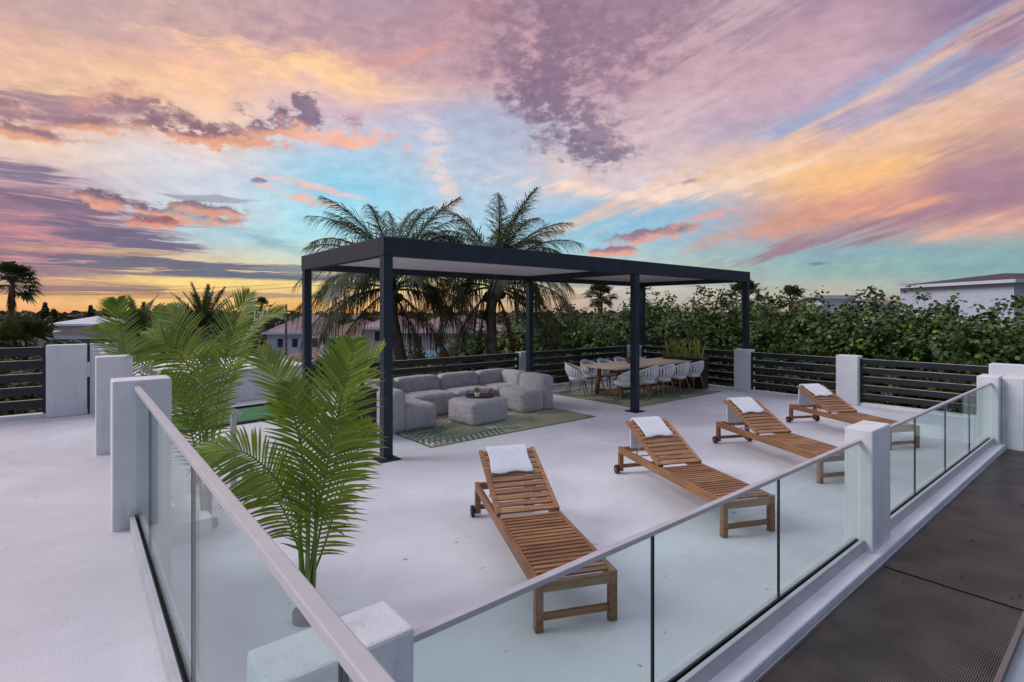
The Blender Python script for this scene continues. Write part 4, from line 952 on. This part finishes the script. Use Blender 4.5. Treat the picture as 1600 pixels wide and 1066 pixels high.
for i, (px, d, zt) in enumerate(hedge):
    R0 = 2.5*1.35; s = 1.15; z = zt - (2.6+2.4)*s
    band = 'tall' if i < 15 else 'low front'
    where = {905:'at the left end of the hedge near the right coconut palm',950:'under the pergola roof, behind the middle of the slat railing',1010:'behind the far back corner pillar',1062:'above the snake plants',1112:'with the highest tip left of the far right pergola post',1165:'behind the far right pergola post',1215:'just right of the far right pergola post',1268:'below the fan palm right of the pergola',1322:'below the small flat roofed white house',1378:'left of the brown roofed house',1432:'in front of the left eave of the brown roofed house',1488:'below the roof hip of the brown roofed house',1545:'in front of the long wall of the brown roofed house',1605:'at the right edge of the photo',1670:'beyond the right edge corner',985:'below the railing top near the back corner',1085:'behind the snake plants',1185:'behind the railing next to the pergola post',1290:'behind the middle white pillar',1400:'behind the right slat railing',1490:'behind the right end of the slat railing',1580:'behind the right corner pillars',890:'behind the railing left of the table'}[px]
    place_shrub(i % 4, at(px, d, z), s, hq.uniform(0, 6.28), f'{"" if i < 15 else "low "}sea grape shrub {where}', 'sea grape hedge behind the deck')
# greener bushes behind the right palm and around the garden
PROT.append(shrub_proto(31, (2.2, 2.2, 2.0), 4200, .17, 'grape', young='grape_y', ny=500))
PROT.append(shrub_proto(33, (2.6, 2.6, 1.9), 4200, .20, 'bush', shape=5))
gd = [(722,24,1.1,4,'bright green bush left of the right coconut trunk'),(800,23,1.7,4,'bright green bush just right of the right coconut trunk'),(850,22,2.1,4,'bright green bush behind the middle pergola post'),(672,26,.2,4,'low bush in the garden between the two coconut trunks'),
  (560,21,-.6,5,'dark bush at the foot of the left coconut palm'),(600,22,-.4,5,'dark bush behind the near pergola post'),(560,27,.3,5,'dark tree between the two left pergola posts'),(628,25,.5,4,'green bush behind the left coconut trunk'),(762,26,1.5,4,'green bush filling the gap behind the right coconut trunk'),(470,34,-.9,5,'dark garden tree right of the white box'),(250,30,-.3,5,'dark tree behind the areca palms'),(370,28,.1,5,'dark tree behind the second areca palm'),
  (30,19,-.1,5,'dark bush beyond the slat fence at the left edge'),(-40,17,.3,5,'dark bush outside the left edge of the walkway'),(95,23,-.4,5,'dark bush behind the short white wall'),(75,30,.4,5,'dark tree left of the brown roof'),(175,26,-.2,5,'dark tree right of the brown roof'),(10,32,.8,5,'dark tree under the shaggy fan palm')]
for px, d, zt, k, lab in gd:
    place_shrub(k, at(px, d, zt-4.3), 1., hq.uniform(0, 6.28), lab, 'garden bushes and trees', 'garden_bush')

# distant tree cover: one mass nobody could count
def far_woods():
    q = np.random.RandomState(5); parts = []
    for i in range(1500):
        d = 55*math.exp(q.uniform(0, 2.6)); px = q.uniform(-420, 2000)
        if d < 110 and (400 < px < 760 or 80 < px < 175): continue
        h = q.uniform(4.5, 8.2) if d < 150 else q.uniform(6.5, 9.0); p = at(px, d, GZ)
        w = q.uniform(2.2, 4.5); V, n, s = leaves(q, 70, (w, w, h*.55), max(.8, d*.010), 5, lumps=5)
        parts.append((V + np.array([p.x, p.y, GZ+h*.5]), n, s))
    me = leaf_mesh('distant_trees', parts, 'far'); o = bpy.data.objects.new('distant_trees', me); col.objects.link(o)
    tag(o, 'dark band of distant treetops along the horizon', 'trees', kind='stuff')
far_woods()
def norfolk(label, px, d, ztop, seed):
    t = thing('norfolk_pine', label, 'pine tree', at(px, d, GZ), 0, 'norfolk pines on the horizon'); q = random.Random(seed); H = ztop-GZ
    m = MB(); m.tube([(0,0,0),(0,0,H)], [.25,.04], 8); m.build('trunk', 'bark', t)
    m = MB(); n = 16
    for i in range(n):
        z = H*(.35+.64*i/n); r = (1-i/n)*1.7+.25
        for k in range(9):
            a = k*.698+i*.4; d_ = Vector((math.cos(a), math.sin(a), .25)); s = Vector((-math.sin(a), math.cos(a), 0))*.28; o = Vector((0,0,z)); w = r*q.uniform(.7,1.1)
            m.add([o, o+d_*w*.6-s, o+d_*w, o+d_*w*.6+s], [(0,1,2,3)]); m.add([o+Vector((0,0,.15)), o+d_*w*.6+Vector((0,0,.3)), o+d_*w, o+d_*w*.6-Vector((0,0,.3))], [(0,1,2,3)])
    m.build('crown', 'far', t)
norfolk('taller norfolk pine left of the blue roof on the horizon', 70, 75, 3.6, 1)
norfolk('smaller norfolk pine just right of the taller one', 84, 70, 2.6, 2)
norfolk('norfolk pine left of the third areca palm on the horizon', 142, 85, 3.3, 3)

# ------------------------------------------------------------------ houses
def house(label, px, d, w, dp, zeave, zridge, roof, wall, rz=0., wins=(), name='house', flat=False, over=.5):
    t = thing(name, label, 'house', at(px, d, GZ), ANG-PI/2+R(rz)); H = zeave-GZ; HR = zridge-GZ
    m = MB(); m.box(-w/2, w/2, 0, dp, 0, H-.002); m.build('wall', wall, t)
    m = MB()
    if flat: m.box(-w/2-.3, w/2+.3, -.3, dp+.3, H, H+.35)
    else:
        x0, x1, y0, y1 = -w/2-over, w/2+over, -over, dp+over; hr = min(dp, w)/2+over; yc = (y0+y1)/2; k = hr if w >= dp else (w/2+over)*.999
        m.add([(x0,y0,H),(x1,y0,H),(x1,y1,H),(x0,y1,H),(x0+k,yc,HR),(x1-k,yc,HR)], [(0,1,5,4),(1,2,5),(2,3,4,5),(3,0,4),(3,2,1,0)])
    ro = m.build('roof', roof, t)
    if not flat:
        m = MB(); m.box(-w/2-over-.03, w/2+over+.03, -over-.06, -over-.004, H-.2, H+.02); m.box(-w/2-over-.06, -w/2-over-.004, -over, dp+over, H-.2, H+.02); m.build('fascia', 'wall_white', ro)
    for x, z, ww, wh in wins:
        m = MB(); m.box(x-ww/2-.08, x+ww/2+.08, -.05, -.002, z-wh/2-.08+H, z+wh/2+.08+H); f = m.build('window', 'wall_white', t)
        m = MB(); m.box(x-ww/2, x+ww/2, -.065, -.052, z-wh/2+H, z+wh/2+H); m.build('pane', 'pane', f)
    return t
house('large white house with brown hipped roof above the hedge at right', 1790, 36, 20, 9, 4.2, 5.0, 'tile_brown', 'wall_blue', 6, [(-5,-1.5,1.2,1.2),(0,-1.5,1.2,1.2)])
house('small flat roofed white house behind the hedge', 1310, 52, 3.4, 4, 3.35, 4, 'roof_white', 'wall_white', 0, flat=True)
house('low white house corner between the flat house and the brown roofed house', 1385, 50, 2.6, 4, 2.9, 3.5, 'tile_tan', 'wall_white', 0)
house('low house with a brown roof beyond the left walkway wall', 128, 34, 4.2, 5, .55, 1.35, 'tile_brown', 'wall_cream', 6, [(-1,-.7,.7,.6),(.9,-.7,.7,.6)])
house('house with a pale blue roof behind the brown roof at left', 116, 60, 5.5, 6, .7, 1.6, 'roof_white', 'wall_white', -10)
house('pale flat shed roof left of the brown roof', 62, 38, 2.6, 4, .25, .5, 'roof_white', 'wall_cream', 0, flat=True)
house('long white house with pinkish roof seen left of the near pergola corner post', 478, 62, 8.5, 7, -.35, 1.7, 'tile_pink', 'wall_white', 12, [(-2.8,-1.2,.6,1),(-1.2,-1.2,.6,1),(1.,-1.2,.6,1),(2.8,-1.2,.6,1)])
house('white house with tan roof between the two left pergola posts', 540, 58, 6.5, 7, -.6, 1.3, 'tile_tan', 'wall_white', -14, [(-1.6,-1.,.8,1),(1.4,-1.,.8,1)])
house('low house with brown roof in front of the white houses', 490, 46, 8, 6, -2.3, -1.3, 'tile_tan', 'wall_cream', 4)
house('small shed with bright blue roof left of the near pergola post', 532, 36, 2.6, 3, -1.2, -.3, 'roof_blue', 'wall_white', 10)
house('pink roofed house between the two coconut palms', 700, 48, 9, 7, .35, 1.75, 'tile_pink', 'wall_cream', -6, [(-2.8,-1.,.8,1.1),(-.8,-1.,.8,1.1),(1.6,-1.,.9,1.1),(3.2,-1.,.8,1.1)])
house('pink roofed house behind the left coconut palm', 615, 54, 6.5, 6, .5, 1.7, 'tile_pink', 'wall_cream', 5, [(-1.5,-.9,.8,1),(1.,-.9,.8,1)])
house('low blue roofed porch in front of the pink roofed house', 708, 40, 4.5, 3, -1.2, -.5, 'roof_blue', 'wall_white', 0)

# ------------------------------------------------------------------ utility poles and wires, white roof box, turf, stair rail
for px, d, zt, lab in [(447, 48, 2.75, 'wooden utility pole with crossarm above the pink roofs at left'), (805, 60, 4.3, 'thin utility pole between the right palm and the middle pergola post')]:
    t = thing('utility_pole', lab, 'pole', at(px, d, GZ), ANG-PI/2, 'utility poles')
    m = MB(); m.tube([(0,0,0),(0,0,zt-GZ)], [.14,.10], 8); m.build('pole', 'bark', t)
    m = MB(); m.box(-.9,.9,-.16,-.11,zt-GZ-.7,zt-GZ-.55); m.build('crossarm', 'bark', t)
m = MB()
for dz in (0, .45):
    A1, B1 = at(-250, 60, 5.3+dz), at(520, 60, 5.2+dz)
    m.tube([A1.lerp(B1, i/14) + Vector((0,0,-1.2*(1-(2*i/14-1)**2))) for i in range(15)], .018, 4)
tag(m.build('power_line', 'rubber'), 'pair of thin overhead wires crossing the sunset at left', 'wires')
t = thing('roof_box', 'low white rooftop box with flat top beyond the turf strip', 'roof box', (3.2, 13.6, 0))
m = MB(); m.box(-2.4, 1.35, 0, 3.6, .002, .72); m.build('wall', 'stucco', t, bevel=.012)
m = MB(); m.box(-2.42, 1.37, -.02, 3.62, .722, .76); m.build('cap', 'stucco', t, bevel=.01)
t = thing('turf_strip', 'green artificial turf strip with black border on the side deck', 'turf', (2.7, 11.7, 0), R(10))
m = MB(); m.box(-2.0, 1.7, -.75, .75, .002, .02); m.build('turf', 'turf', t)
m = MB(); m.box(-2.0, 1.7, -.83, -.752, .002, .05); m.box(-2.0, 1.7, .752, .83, .002, .06); m.build('border', 'black', t)
t = thing('stair_rail', 'slim grey metal stair handrail beside the second areca palm', 'handrail', (0, 0, 0))
m = MB(); m.box(1.385, 1.435, 6.74, 6.84, .0, .92); m.build('post', 'channel', t)
m = MB(); m.box(.60, .65, 6.74, 6.84, .3, 1.44); m.build('post', 'channel', t)
m = MB(); m.beam((.52, 6.79, 1.52), (1.50, 6.79, .90), .05, .045); m.build('rail', 'alu', t)
st = thing('stair', 'short white steps from the raised walkway down to the deck', 'steps', (.385, 5.6, 0))
for i in range(2):
    m = MB(); m.box(.002+i*.3, .30+i*.3, 0, 1.1, .002, .35-.175*i); m.build('step', 'stucco', st)
